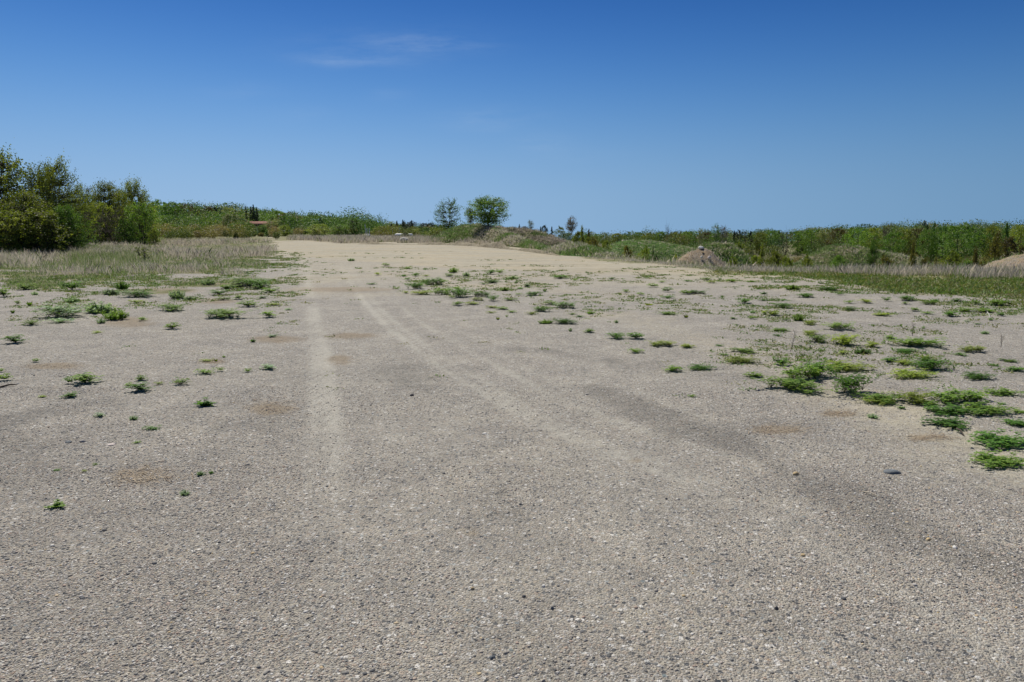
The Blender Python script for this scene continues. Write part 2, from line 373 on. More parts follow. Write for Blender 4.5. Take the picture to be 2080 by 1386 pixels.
# ------------------------------------------------------------------ loose pebbles of the gravel
def pebble_material():
    m = bpy.data.materials.new('pebbles'); nt = nodes(m)
    c = ramp(nt, attr(nt, 'tint').outputs['Fac'], [(0, (.075, .077, .082)), (.08, (.14, .139, .137)), (.24, (.24, .228, .205)), (.44, (.36, .32, .265)), (.56, (.30, .285, .26)), (.68, (.42, .37, .31)),
        (.78, (.37, .275, .215)), (.85, (.46, .44, .41)), (.94, (.56, .54, .50)), (.97, (.66, .64, .60)), (1, (.46, .34, .17))])
    p = N(nt, 'ShaderNodeBsdfPrincipled'); p.inputs['Roughness'].default_value = .75; p.inputs['Specular IOR Level'].default_value = .3
    L(nt, c, p.inputs['Base Color']); o = N(nt, 'ShaderNodeOutputMaterial'); L(nt, p.outputs[0], o.inputs[0]); return m
def pebbles():
    g = np.random.default_rng(11); pts = []
    for y0, y1, n in ((2.1, 3.2, 70000), (3.2, 4.6, 80000), (4.6, 7, 70000), (7, 12, 45000)):
        y = np.sqrt(g.uniform(y0 ** 2, y1 ** 2, n)); x = y * g.uniform(-.93, .93, n); pts.append(np.stack([x, y], 1))
    P = np.concatenate(pts); x, y = P.T
    keep = g.random(len(P)) < (1.05 - .8 * np.maximum(sand_mask(x, y), .8 * dusty_mask(x, y))) * (.15 + .9 * ss((fbm(x * 1.3, y * 1.3, 61) - .32) / .3)) * (.5 + .5 * np.maximum(ss((-x - .10 * y) / (.35 * y)), ss((x - .02 * y) / (.5 * y))))
    keep &= g.random(len(P)) > ss((y - 5.5) / 6.5)
    P = P[keep]; n = len(P); x, y = P.T
    s = np.clip(np.exp(g.normal(math.log(.0035), .38, n)), .0018, .011) * (1 + .05 * np.maximum(y - 4, 0))
    big = g.random(n) < .002; s[big] *= g.uniform(1.5, 2.4, big.sum())
    k = 6; a = np.arange(k) * 2 * math.pi / k
    rot = g.uniform(0, 6.28, n)[:, None]; el = g.uniform(.62, 1.0, n)[:, None]
    ca, sa = np.cos(a)[None], np.sin(a)[None]
    def ring(rad, zz):
        r = rad * g.uniform(.8, 1.15, (n, k)); lx = r * ca; ly = r * sa * el
        return np.stack([lx * np.cos(rot) - ly * np.sin(rot), lx * np.sin(rot) + ly * np.cos(rot), zz * g.uniform(.8, 1.2, (n, k))], -1)
    fl = g.uniform(.45, .95, n)[:, None, None] * np.array([0, 0, 1.]) + np.array([1, 1, 0.])
    V = np.concatenate([ring(1.0, -.25), ring(1.02, .28), ring(.62, .72), np.stack([g.normal(0, .1, n), g.normal(0, .1, n), np.full(n, .86)], -1)[:, None]], 1)
    V = V * fl * s[:, None, None]
    V += np.stack([x, y, terrain(x, y)], 1)[:, None]
    j = np.arange(k); q = (j + 1) % k
    Fq = np.concatenate([np.stack([j, q, q + k, j + k], 1), np.stack([j + k, q + k, q + 2 * k, j + 2 * k], 1)])
    Ft = np.stack([j + 2 * k, q + 2 * k, np.full(k, 3 * k)], 1)
    off = (np.arange(n) * (3 * k + 1))[:, None, None]
    t = g.random(n)
    me = make_mesh('gravel', V.reshape(-1, 3), [(Fq[None] + off).reshape(-1, 4), (Ft[None] + off).reshape(-1, 3)], pebble_material(),
                   {'tint': ('FACE', 'FLOAT', np.concatenate([np.repeat(t, 2 * k), np.repeat(t, k)]))})
    kind(link('gravel', me), 'stuff')
pebbles()

# ------------------------------------------------------------------ grass
def blades(P, nb, h, w, lean, tint, g, spread=.12):
    """nb blades round every point; h, tint per point"""
    n = len(P); B = np.repeat(P, nb, 0); m = len(B)
    B = B + np.stack([g.normal(0, spread, m), g.normal(0, spread, m), np.zeros(m)], 1)
    hh = np.repeat(h, nb) * g.uniform(.45, 1.15, m)
    ang = g.uniform(0, 6.28, m); ln = lean * g.random(m) ** .7
    d = np.stack([np.cos(ang) * ln, np.sin(ang) * ln, np.ones(m)], 1); d /= np.linalg.norm(d, axis=1, keepdims=True)
    fa = g.uniform(0, 3.14, m); s = np.stack([np.cos(fa), np.sin(fa), np.zeros(m)], 1) * (w * g.uniform(.6, 1.4, m))[:, None] if np.isscalar(w) else np.stack([np.cos(fa), np.sin(fa), np.zeros(m)], 1) * (np.repeat(w, nb) * g.uniform(.6, 1.4, m))[:, None]
    mid = B + d * hh[:, None] * .55; tip = B + d * hh[:, None] + np.stack([np.cos(ang), np.sin(ang), np.full(m, -.4)], 1) * (hh * ln * .45)[:, None]
    V = np.stack([B - s * .5, B + s * .5, mid + s * .42, tip, mid - s * .42], 1).reshape(-1, 3)
    i = np.arange(m)[:, None] * 5
    return V, (i + np.array([0, 1, 2, 3, 4])), np.clip(np.repeat(tint, nb) + g.normal(0, .09, m), 0, 1)

def region(n, y0, y1, px0, px1, g, pw=1.0):
    y = (g.uniform(y0 ** pw, y1 ** pw, n)) ** (1 / pw); c = g.uniform(px0, px1, n)
    x = (c - 1040) / 1406 * y
    return x, y
def grass_obj(name, parts, mat, parent=None):
    V = []; Fa = []; T = []; k = 0
    for v, f, t in parts:
        V.append(v); Fa.append(f + k); T.append(t); k += len(v)
    me = make_mesh(name, np.concatenate(V), [np.concatenate(Fa)], mat, {'tint': ('FACE', 'FLOAT', np.concatenate(T))})
    o = link(name, me, parent)
    return o
def P3(x, y): return np.stack([x, y, terrain(x, y)], 1)

g = np.random.default_rng(5)
parts = []
# tall dry grass over the meadow by the poplars, green weedy grass in between
x, y = region(15000, 19, 80, -260, 575, g, 1.25); gm = grass_mask(x, y)
pat = fbm(x * .16, y * .16, 71)
k = g.random(len(x)) < gm * np.clip(.35 + 1.3 * (pat - .3), .12, 1)
x, y, pat = x[k], y[k], pat[k]
px, py = project(x, y, 0 * x)
tall = ss((pat - .40) / .2)
tint = np.where(g.random(len(x)) < .13 + .32 * (1 - tall), g.uniform(.66, 1, len(x)), g.uniform(0, .55, len(x)))
parts.append(blades(P3(x, y), 13, (.12 + .40 * tall) * g.uniform(.5, 1.25, len(x)) * (.45 + .55 * ss((y - 20) / 8)), .004 + .0003 * y, .5, tint, g, .16))
x, y = region(9000, 18.5, 34, -260, 575, g, 1.1); k = g.random(len(x)) < grass_mask(x, y) * .95 * ss((fbm(x * .7, y * .7, 64) - .36) / .2); x, y = x[k], y[k]
parts.append(blades(P3(x, y), 9, g.uniform(.05, .14, len(x)), .014, 1.1, g.uniform(.62, 1, len(x)), g, .14))
# lush green patch in front of the dark green poplar
x, y = region(5200, 27, 56, 120, 400, g); px, py = project(x, y, 0 * x); k = g.random(len(x)) < np.exp(-((px - 225) / 75) ** 2 - ((y - 42) / 9) ** 2) * (.3 + 1.2 * fbm(x * .5, y * .5, 6)); x, y = x[k], y[k]
parts.append(blades(P3(x, y), 14, g.uniform(.2, .5, len(x)), .012, .22, g.uniform(.55, .95, len(x)), g, .25))
kind(grass_obj('grass', parts, FM['straw']), 'stuff')
parts = []
# strip of dry grass along the far end of the field
x, y = region(7500, 58, 108, 590, 1010, g); k = grass_mask(x, y) > .6; x, y = x[k], y[k]
parts.append(blades(P3(x, y), 14, g.uniform(.35, .75, len(x)), .032, .45, np.where(g.random(len(x)) < .2, .7, g.uniform(0, .45, len(x))), g, .3))
# dry grass along the edge of the pit
x, y = region(17000, 20, 52, 1130, 2500, g, 1.2); gm = grass_mask(x, y); px, py = project(x, y, 0 * x)
lo = np.interp(px, [1130, 1300, 1420, 1560, 1700, 2080, 2600], [515, 536, 550, 556, 559, 569, 582])
ed = np.interp(px, [900, 1000, 1150, 1300, 1420, 1560, 1700, 2080, 2600], [75, 62, 43, 32, 27, 24.5, 23.5, 22.5, 21.5])
k = (gm > .5) & (g.random(len(x)) < .25 + 1.1 * fbm(x * .45, y * .45, 58)) & (py < lo + 6 * (fbm(x, y, 5) - .5)) & (y < ed + 4.5); x, y = x[k], y[k]
parts.append(blades(P3(x, y), 13, g.uniform(.18, .46, len(x)) * (.6 + .8 * fbm(x * .6, y * .6, 8)) * np.interp(project(x, y, 0 * x)[0], [1150, 1460, 1560, 1750], [.30, .30, .6, 1.0]), .006 + .0003 * y, .4, np.where(g.random(len(x)) < .2, g.uniform(.6, .9, len(x)), g.uniform(0, .5, len(x))), g, .2))
# grass and scrub on the floor of the pit
x, y = region(16000, 30, 200, 1120, 2500, g, 1.2); gm = grass_mask(x, y); px, py = project(x, y, 0 * x); ed = np.interp(px, [900, 1000, 1150, 1300, 1420, 1560, 1700, 2080, 2600], [75, 62, 43, 32, 27, 24.5, 23.5, 22.5, 21.5])
k = (gm > .6) & (y > ed + 4); x, y = x[k], y[k]
pat = fbm(x * .07, y * .07, 77)
parts.append(blades(P3(x, y), 11, g.uniform(.15, .5, len(x)) * (1 + .004 * y), .01 + .0004 * y, .6, np.clip(g.uniform(.0, .65, len(x)) + 1.2 * (pat - .35), 0, 1), g, .4))
kind(grass_obj('grass', parts, FM['straw']), 'stuff')
parts = []
# low green growth between the dry grass and the gravel on the pit side
x, y = region(15000, 14, 34, 1400, 2500, g, 1.1); gm = grass_mask(x, y); px, py = project(x, y, 0 * x)
k = g.random(len(x)) < gm * ss((px - 1420) / 320 + .25) * np.clip(1.9 * fbm(x * .5, y * .5, 81) - .1, 0.1, 1); x, y, px = x[k], y[k], px[k]
parts.append(blades(P3(x, y), 12, g.uniform(.05, .15, len(x)), .022, 1.3, g.uniform(.0, 1, len(x)), g, .13))
# thin scatter of seedlings all over the middle of the field
def seed_density(x, y):
    px, py = project(x, y, 0 * x)
    a = ss((px - 760) / 120) * ss((py - 535) / 12) * ss((690 - py - .10 * (1500 - px)) / 60)
    b = ss((px - 1380) / 200) * ss((py - 565) / 15) * ss((800 - py) / 120)
    c = ss((640 - px) / 80) * ss((690 - py) / 80) * 1.3 + .8 * ss((600 - px) / 80) * ss((608 - py) / 25)
    hole = .25 * ss((py - 545) / 20) + 2.2 * ss((fbm(x * .12, y * .5, 97) - .52) / .12) * (py < 560) * (px > 560)
    pt = ss((fbm(x * .8, y * .8, 91) - .42) / .2) * (.25 + .75 * ss((fbm(x * 3.1, y * 3.1, 93) - .45) / .15))
    lane = 1 - .9 * np.exp(-(poly_dist(x, y, [(1150, 555), (1400, 575), (1700, 615), (2080, 668)]) / .7) ** 2)
    return np.clip(np.maximum(np.maximum(a * .6, b * 1.25), c) * pt * lane + hole * .1 * pt, 0, 1)
x, y = region(95000, 6.5, 48, 0, 2300, g, 1.3); k = g.random(len(x)) < seed_density(x, y); x, y = x[k], y[k]
sz = g.uniform(.012, .05, len(x)) * (1 + .6 * ss((y - 12) / 10))
parts.append(blades(P3(x, y), 11, sz, .010 + .0006 * y, 2.0, g.uniform(.1, 1, len(x)), g, .055))
kind(grass_obj('ground_cover', parts, foliage('seedling leaves', [(0, (.32, .29, .19)), (.25, (.24, .25, .11)), (.55, (.16, .235, .06)), (1, (.10, .20, .042))], .25)), 'stuff')
# loose brown straw lying in drifts
V = []; n = 0
sp = []
for a, b, rx, ry in STRAW:
    if rx < 20: continue
    m = int(40 + rx * 1.6)
    for _ in range(m):
        p = at_depth_flat(a + g.normal(0, rx * .6), min(b + g.normal(0, ry * .6), 1300)); sp.append(p)
sp = np.array(sp); m = len(sp); ang = g.normal(0, .9, m); ln = g.uniform(.02, .09, m)[:, None]; wd = g.uniform(.0008, .0018, m)[:, None] * (1 + .10 * sp[:, 1:2])
d = np.stack([np.cos(ang), np.sin(ang), g.uniform(-.05, .12, m)], 1); s_ = np.stack([-np.sin(ang), np.cos(ang), np.zeros(m)], 1)
B = np.stack([sp[:, 0], sp[:, 1], terrain(sp[:, 0], sp[:, 1]) + .008], 1)
V = np.stack([B - s_ * wd, B + s_ * wd, B + d * ln + s_ * wd * .7, B + d * ln - s_ * wd * .7], 1).reshape(-1, 3)
kind(link('straw_litter', make_mesh('straw_litter', V, [np.arange(4 * m).reshape(m, 4)], FM['litter'], {'tint': ('FACE', 'FLOAT', g.random(m))})), 'stuff')

# ------------------------------------------------------------------ weeds
def weed_mesh(form, seed):
    """unit weed: radius 1, height 1. returns (leaf mesh, stem mesh)"""
    g = np.random.default_rng(seed); st = MB(); LP = []; LA = []; LS = []
    if form in ('spread', 'patch', 'mat'):
        ns, leaf, step = {'spread': (20, .20, .115), 'patch': (72, .105, .075), 'mat': (22, .14, .11)}[form]
        centres = [(0, 0)] if form != 'patch' else [(g.normal(0, .36), g.normal(0, .36)) for _ in range(10)]
        for i in range(ns):
            cx, cy = centres[i % len(centres)]
            a = g.uniform(0, 6.283); ln = g.uniform(.45, 1.0) * (1 if form != 'patch' else (.5 if g.random() < .8 else 1.0)); bend = g.normal(0, .5)
            rise = g.uniform(.15, 1.0) if form != 'mat' else g.uniform(.1, .5)
            t = np.arange(0, 1.001, step / ln); pts = []
            for q in t:
                aa = a + bend * q
                pts.append((cx + math.cos(aa) * ln * q, cy + math.sin(aa) * ln * q, .06 + rise * math.sin(min(q * 2.2, 2.6)) * .75))
            pts = np.array(pts)
            if len(pts) > 1: st.add(*tube(pts, np.linspace(.016, .006, len(pts)) * (1 if form != 'patch' else .6), 3))
            for p in pts[1:]:
                for _ in range(1 + (g.random() < .35 and form != 'mat')):
                    b = g.uniform(0, 6.283); o = np.array([math.cos(b) * leaf * .6, math.sin(b) * leaf * .6, g.uniform(.02, .25)])
                    for j in (-1, 0, 1):
                        LP.append(p + o); LA.append((math.cos(b + j * 1.1), math.sin(b + j * 1.1), g.uniform(-.1, .5))); LS.append(leaf)
    elif form == 'bushy':
        for i in range(30):
            a = g.uniform(0, 6.283); r = g.uniform(0, .75); h = g.uniform(.5, 1.0) * (1 - .35 * r); p0 = np.array([math.cos(a) * r * .6, math.sin(a) * r * .6, 0]); p1 = np.array([math.cos(a) * r * 1.1, math.sin(a) * r * 1.1, h])
            t = np.linspace(0, 1, 5)[:, None]; pts = p0 + (p1 - p0) * t; st.add(*tube(pts, np.linspace(.016, .008, 5), 3))
            for q in np.linspace(.12, 1, 9):
                for _ in range(4):
                    b = g.uniform(0, 6.283); LP.append(p0 + (p1 - p0) * q); LA.append((math.cos(b), math.sin(b), g.uniform(.0, .9))); LS.append(.19 * (1.15 - .5 * q))
    elif form == 'upright':
        for i in range(9):
            a = g.uniform(0, 6.283); r = 0 if i == 0 else g.uniform(.3, .9); h = 1 if i == 0 else g.uniform(.25, .5)
            p1 = np.array([math.cos(a) * r, math.sin(a) * r, h]); t = np.linspace(0, 1, 5)[:, None]; pts = p1 * t; pts[:, 2] = h * np.linspace(0, 1, 5) ** .8
            st.add(*tube(pts, np.linspace(.03, .012, 5), 4))
            for q in np.linspace(.15, 1, 7):
                for _ in range(4):
                    b = g.uniform(0, 6.283); LP.append(np.array([p1[0] * q, p1[1] * q, h * q ** .8])); LA.append((math.cos(b), math.sin(b), g.uniform(-.1, .6))); LS.append(.30 * (1.2 - .45 * q))
    else:   # grassy tuft
        for i in range(80):
            a = g.uniform(0, 6.283); r = g.uniform(0, .35); LP.append((math.cos(a) * r, math.sin(a) * r, 0)); LA.append((math.cos(a) * .8, math.sin(a) * .8, 1.6)); LS.append(g.uniform(.5, 1.1))
        st.add(*tube(np.array([(0, 0, 0), (.05, 0, .6)]), [.02, .01], 3))
    LP = np.array(LP, float); LA = np.array(LA, float); LS = np.array(LS)
    LA /= np.linalg.norm(LA, axis=1, keepdims=True)
    n = len(LP); a = LA + .25 * rand_dirs(n, g); a /= np.linalg.norm(a, axis=1, keepdims=True)
    upv = np.array([0, 0, 1.]) + .38 * rand_dirs(n, g); b = np.cross(a, upv); b /= np.linalg.norm(b, axis=1, keepdims=True) + 1e-9
    asp = {'tuft': .07, 'bushy': .34}.get(form, .58)
    s = (LS * g.uniform(.7, 1.25, n))[:, None]; up = np.cross(b, a) * s * .12
    zs = .55 if form in ('spread', 'patch', 'mat') else 1
    a = a * np.array([1, 1, zs])
    V = np.stack([LP, LP + a * s * .35 + b * s * asp * .45 + up, LP + a * s * .75 + b * s * asp * .38 + up, LP + a * s, LP + a * s * .75 - b * s * asp * .38 + up, LP + a * s * .35 - b * s * asp * .45 + up], 1).reshape(-1, 3)
    i = np.arange(n)[:, None] * 6
    Fq = np.concatenate([i + np.array([0, 1, 2, 3]), i + np.array([0, 3, 4, 5])])
    tt = np.clip(g.beta(2, 2, n), 0, 1); zmax = V[:, 2].max(); V[:, 2] /= zmax
    lm = make_mesh('foliage', V, [Fq], FM['wmid'], {'tint': ('FACE', 'FLOAT', np.concatenate([tt, tt]))})
    SV = np.concatenate(st.V); SV[:, 2] /= zmax; st.V = [SV]
    sm = st.mesh('stem', STEM)
    return lm, sm
WEED = {f: [weed_mesh(f, 100 + 10 * i + j) for j in range(3)] for i, f in enumerate(('spread', 'patch', 'mat', 'bushy', 'upright', 'tuft'))}
FORM = dict(A='spread', P='patch', F='mat', B='bushy', U='upright', T='tuft')
TONE = dict(d=('wdark', 'dark green'), m=('wmid', 'mid green'), y=('wyel', 'yellowish green'), b=('blue', 'grey green'))
# px, py of the front foot, width, height in photo pixels, form, tone
WEEDS = '''32 699 42 18 Ad|172 783 55 24 Am|141 781 17 16 Ad|144 809 28 13 Ad|285 775 22 13 Am|287 797 44 20 Ad|262 787 14 10 Am|323 783 18 9 Fy|367 784 38 17 Fm|418 762 42 14 Fm|448 756 18 11 Fm|421 736 28 6 Fy|439 735 8 8 Ty
504 757 13 9 Am|547 752 28 13 Ab|420 828 44 27 Ud|204 848 19 11 Ab|271 855 20 14 Bb|310 875 36 10 Fd|278 902 16 8 Fm|407 968 16 10 Ad|428 964 11 15 Ud|376 1008 22 18 Bb|117 1034 42 26 Um
195 639 58 27 Bb|232 652 45 26 Bm|135 649 70 26 Pb|122 658 40 8 Fb|144 616 28 14 Bb|222 600 35 14 Bb|206 658 16 12 Bb|65 662 32 10 Fm|60 622 10 12 Tm|100 630 12 16 Tm
363 608 34 20 Bb|388 611 22 10 Bb|290 606 52 14 Pd|248 590 28 18 Bd|355 633 42 13 Pm|350 670 26 14 Am|446 600 30 9 Ad|452 611 28 7 Fm|484 609 16 7 Am|504 625 30 11 Am|556 622 26 5 Fy|535 607 14 5 Ab|586 631 14 5 Ab|547 646 26 11 Am|551 596 28 9 Am|446 648 64 18 Pm
532 587 42 16 Pd|488 582 60 16 Pm|424 580 28 15 Bb|462 588 24 8 Am|52 590 22 11 Am|8 604 26 14 Am|146 590 30 14 Ad|71 600 12 8 Bb|36 620 10 7 Am|26 637 8 10 Tm|196 678 22 6 Fy|73 737 12 9 Am|10 775 22 16 Am|2 757 10 9 Am
515 696 13 13 Ud|555 686 18 7 Ab|289 653 14 7 Am|87 808 14 6 Ay|117 957 14 6 Fd|193 946 12 6 Fm|172 960 8 7 Ay|454 727 8 8 Um|278 617 30 7 Fy|712 531 18 8 Bb|784 542 14 7 Am|767 560 14 6 Ay|754 579 20 4 Fd|829 547 12 5 Am
844 562 14 7 Ad|821 562 12 6 Bd|883 580 44 15 Pd|861 574 20 6 Fm|848 588 34 15 Pd|828 570 12 6 Ad|866 562 18 4 Fy|895 600 34 14 Pm|919 607 14 7 Fm|855 600 44 5 Fy|825 597 12 6 Ay|806 588 12 4 Fm
942 604 46 20 Pd|976 604 34 12 Pd|969 612 24 8 Py|998 612 22 13 Pd|930 590 20 7 Am|929 622 22 9 Am|959 620 24 7 Ay|1000 627 28 6 Fy|1020 630 22 7 Am|1040 636 20 6 Fm|998 637 20 4 Fy|1011 650 9 7 Ty|1029 645 6 5 Am
922 555 24 13 Bm|912 563 22 7 Am|947 562 18 11 Bb|998 558 20 9 Ad|1015 557 18 9 Am|1042 568 26 9 Bb|1001 576 26 8 Pd|983 579 18 5 Fd|1025 592 20 11 Bm|1048 576 8 6 Bb|1072 583 20 6 Ad|1058 588 14 7 Bb|1053 600 16 5 Fm|1080 601 32 9 Pd|1107 593 10 8 Tb|1037 612 30 5 Fm|1138 567 26 8 Ad|1168 571 12 4 Fm
1117 620 24 9 Am|1147 627 38 14 Pd|1097 634 34 12 Pd|1081 640 26 7 Fy|1200 639 22 11 Um|1178 645 20 4 Fd|1163 640 18 4 Fm|1106 659 34 13 Bm|1156 660 46 13 Pd|1196 676 22 8 Am|1159 674 9 10 Bb|1252 657 9 9 Bb|1258 689 34 15 Pd|1291 690 30 15 Ad|1346 705 46 14 Py|1392 708 16 10 Ay|1292 718 32 11 Fm|1366 756 36 13 Am
1363 641 30 8 Pm|1393 646 12 8 Ty|1326 584 20 8 Am|1355 594 20 10 Ad|1392 599 20 9 Am|1272 595 14 7 Am|1301 601 14 7 Am|1356 607 28 4 Fd|1242 568 14 4 Ad|1319 621 20 6 Ty|1345 575 16 5 Fm|1397 573 16 4 Fd|1430 569 22 6 Pm|1445 576 16 6 Py|1485 574 18 7 Am
1415 754 48 13 Pd|1381 753 8 12 Ad|1515 718 42 12 Pm|1496 740 58 10 Py|1531 768 34 12 Am|1471 723 22 4 Fd|1397 708 30 9 Fy|1461 704 18 5 Fd|1405 808 16 7 Fm|1585 744 30 18 Ad|1632 775 75 36 Pm|1622 798 95 34 Pm|1705 758 85 18 Py|1676 770 60 38 Pd|1717 803 75 46 Pd|1770 818 70 24 Pm|1838 820 64 30 Py|1794 822 60 14 Py|1831 832 14 8 Ad
1666 696 36 18 Pm|1702 702 50 26 Py|1702 672 48 18 Pm|1642 682 30 12 Py|1716 702 24 8 Ay|1584 674 32 8 Pm|1580 684 20 5 Fd|1642 661 28 11 Py|1621 653 30 20 Bm|1594 652 18 6 Fd|1568 642 26 11 Ay|1552 640 12 8 Ay|1528 637 14 9 Bb|1489 649 14 5 Am|1528 649 14 7 Am|1513 617 26 10 Ad|1595 627 32 12 Pd|1640 605 34 10 Pd|1552 598 16 8 Ud|1410 598 40 9 Pd
1752 720 38 15 Bd|1770 706 28 12 Ay|1711 720 18 8 Ay|1669 714 18 4 Fm|1861 707 84 23 Pm|1833 718 42 10 Pd|1809 690 22 9 Am|1878 756 70 30 Pd|1841 742 36 12 Py|1806 736 34 11 Ad|1892 735 34 14 Py|1841 772 76 20 Py|1949 823 100 36 Pm|1932 846 80 24 Pd|1993 848 90 18 Pm|1932 868 76 20 Pd|1888 826 40 14 Am|2038 806 56 18 Pm|2035 823 14 5 Ad
1976 717 46 16 Py|1952 724 28 4 Fd|1979 774 54 18 Pd|2063 756 34 12 Ad|2048 737 28 8 Am|2018 745 22 4 Fd|2063 868 50 18 Pd|2070 840 24 6 Am|2022 917 108 32 Pd|2017 956 96 25 Pm|1772 852 24 15 Bb|1929 644 28 12 Ad|1962 634 28 9 Am|1791 643 30 8 Ay|1999 636 36 9 Am|2034 643 18 8 Ad|2001 680 20 10 Bb|1845 612 30 12 Pd|1888 620 28 10 Pm
1668 577 14 6 Ud|1674 590 40 6 Pd|1706 600 22 6 Fd|1725 618 20 8 Fm|1728 632 22 9 Ad|1760 617 26 9 Ay|1800 613 16 9 Ad|1900 614 22 8 Bd|1943 614 18 8 Ad|1984 620 20 9 Am|2030 622 40 14 Pm|1858 633 20 8 Am|1881 639 24 7 Fm|1838 619 14 6 Am|1965 655 14 5 Fb|1876 668 8 7 Bb|1985 660 18 4 Fd|2012 652 10 8 Bb|1590 612 12 4 Fd|1550 612 20 4 Fd|1610 590 36 14 Bm|1525 574 22 6 Bm|1745 580 14 8 Ud|1575 640 12 5 Ab|1830 663 6 12 Tm'''
rows = []
for ln in WEEDS.replace('\n', '|').split('|'):
    a, b, w, h, ft = ln.split(); rows.append((float(a), float(b), float(w), float(h), ft[0], ft[1]))
ANCH = [(32, 699, 'dense dark cushion weed'), (172, 783, 'open leafy weed patch'), (420, 828, 'lone dark upright weed'), (117, 1034, 'closest broad leaved weed'),
        (376, 1008, 'grey bush by the litter'), (195, 639, 'blue green mugwort clump'), (363, 608, 'silvery mugwort clump'), (446, 648, 'two lobed weed patch'),
        (515, 696, 'straw drift with green sprouts'), (715, 683, 'straw drift between the tracks'), (883, 580, 'long low mid field patch'), (942, 604, 'largest mid field weed patch'),
        (895, 600, 'rounded mid field patch'), (1042, 568, 'grey mid field bush'), (1080, 601, 'narrow dark mid field patch'), (1156, 660, 'dense dark gravel edge patch'),
        (1147, 627, 'dark grassy tipped weed'), (1200, 639, 'pointed upright weed'), (1258, 689, 'twin leafy weeds'), (1346, 705, 'thin yellowish weed patch'), (1415, 754, 'low dark oblong weed'),
        (1363, 641, 'flat weed with dry tuft'), (1410, 598, 'weed band below bare strip'), (1515, 718, 'flower headed oval weed'), (1496, 740, 'trailing yellowish weed'),
        (1676, 770, 'big sprawling weed bank'), (1770, 818, 'tail of the weed bank'), (1702, 702, 'lush yellowish weed'), (1621, 653, 'tall bushy green weed'), (1595, 627, 'weed with a dry stalk'),
        (1752, 720, 'dark bush by feathery patch'), (1861, 707, 'wide feathery patch'), (1878, 756, 'tall round dark patch'), (1841, 772, 'yellow tinged patch'), (1949, 823, 'broad leafy patch'),
        (2022, 917, 'shiny weed with runners'), (2017, 956, 'reddish stemmed weed'), (1976, 717, 'pale branching weed'), (1929, 644, 'round dark band weed'), (1845, 612, 'dark green band patch'),
        (2030, 622, 'loose green band mat'), (1772, 852, 'small silvery weed')]
AXY = np.array([at_depth_flat(a, b) for a, b, _ in ANCH])
NAMED = {(32, 699): 'dense dark cushion weed alone on gravel toward the poplars', (172, 783): 'open leafy weed patch on bare gravel with a small offshoot', (420, 828): 'lone dark upright weed with one tall leafy shoot',
         (117, 1034): 'upright broad leaved weed in the coarsest gravel, closest to the camera', (376, 1008): 'small grey green bushy weed behind the closest upright weed', (195, 639): 'dense blue green mugwort clump below the dry grass',
         (363, 608): 'silvery mugwort clump at the ragged edge of the grass', (446, 648): 'two lobed green weed patch between mugwort and wheel track', (515, 696): 'dark upright weed in the brown straw drift at the wheel track',
         (883, 580): 'long low dark weed patch mid field', (942, 604): 'largest dense weed patch mid field', (895, 600): 'rounded weed patch with brown back mid field', (1042, 568): 'grey green bushy weed mid field before the bare sand',
         (1080, 601): 'narrow dark weed patch mid field on bare soil', (1156, 660): 'dense dark weed patch at the gravel edge, wider than its bushy neighbour', (1106, 659): 'feathery bushy weed beside the dense dark patch at the gravel edge',
         (1147, 627): 'dark weed patch with grassy tips', (1200, 639): 'pointed upright green weed alone on bare soil', (1258, 689): 'leafy dark weed touching its twin, the one farther from the pit', (1291, 690): 'open dark weed touching its twin, the one nearer the pit',
         (1346, 705): 'thin yellowish weed patch behind the twin weeds', (1415, 754): 'low dark oblong weed on grey gravel beside a sparser weed', (1363, 641): 'flat green weed with a dry grass tuft beside it', (1410, 598): 'weed band below the pale bare strip',
         (1515, 718): 'oval weed with pale flower heads on bare sand', (1496, 740): 'trailing yellowish weed running toward the sprawling bank', (1676, 770): 'dense tall core of the big sprawling weed bank', (1632, 775): 'loose upper lobe of the sprawling weed bank',
         (1622, 798): 'low front lobe of the sprawling weed bank', (1705, 758): 'yellowish rear lobe of the sprawling weed bank', (1717, 803): 'dark tall middle lobe of the sprawling weed bank', (1770, 818): 'narrow tail of the sprawling weed bank',
         (1838, 820): 'yellowish weed mound at the end of the sprawling bank', (1794, 822): 'low yellowish trailing weed under the end mound of the bank', (1585, 744): 'dark leafy weed at the tip of the sprawling bank', (1702, 702): 'lush yellowish weed with arching shoots',
         (1666, 696): 'dense green weed joined to the lush yellowish one', (1621, 653): 'tall bushy green weed on sandy gravel', (1595, 627): 'dark green weed with a dry stalk standing in it', (1752, 720): 'dark bushy weed before the wide feathery patch',
         (1861, 707): 'wide feathery weed patch with tall shoots', (1878, 756): 'tall round dark weed patch before the feathery one', (1841, 772): 'yellow tinged weed patch on bare gravel', (1949, 823): 'broad leafy weed patch, widest of its cluster',
         (1932, 846): 'dark weed patch in front of the broad leafy one', (1993, 848): 'trailing green weed running toward the pit from the broad patch', (1932, 868): 'low dark weed patch at the front of its cluster', (2022, 917): 'dark shiny leafed weed with long runners and shadow beneath',
         (2017, 956): 'prostrate weed with reddish stems, closest of the pit side weeds', (1976, 717): 'pale branching weed on sandy gravel', (1929, 644): 'round dark weed before the green band', (1845, 612): 'dark weed patch under the green band',
         (2030, 622): 'loose weed mat by the green band', (1772, 852): 'small silvery weed on bare gravel before the sprawling bank', (135, 649): 'loose grey green weed mat beside the mugwort clump', (232, 652): 'bushy green weed in front of the mugwort clump',
         (848, 588): 'dense dark weed at the wheel track side of mid field'}
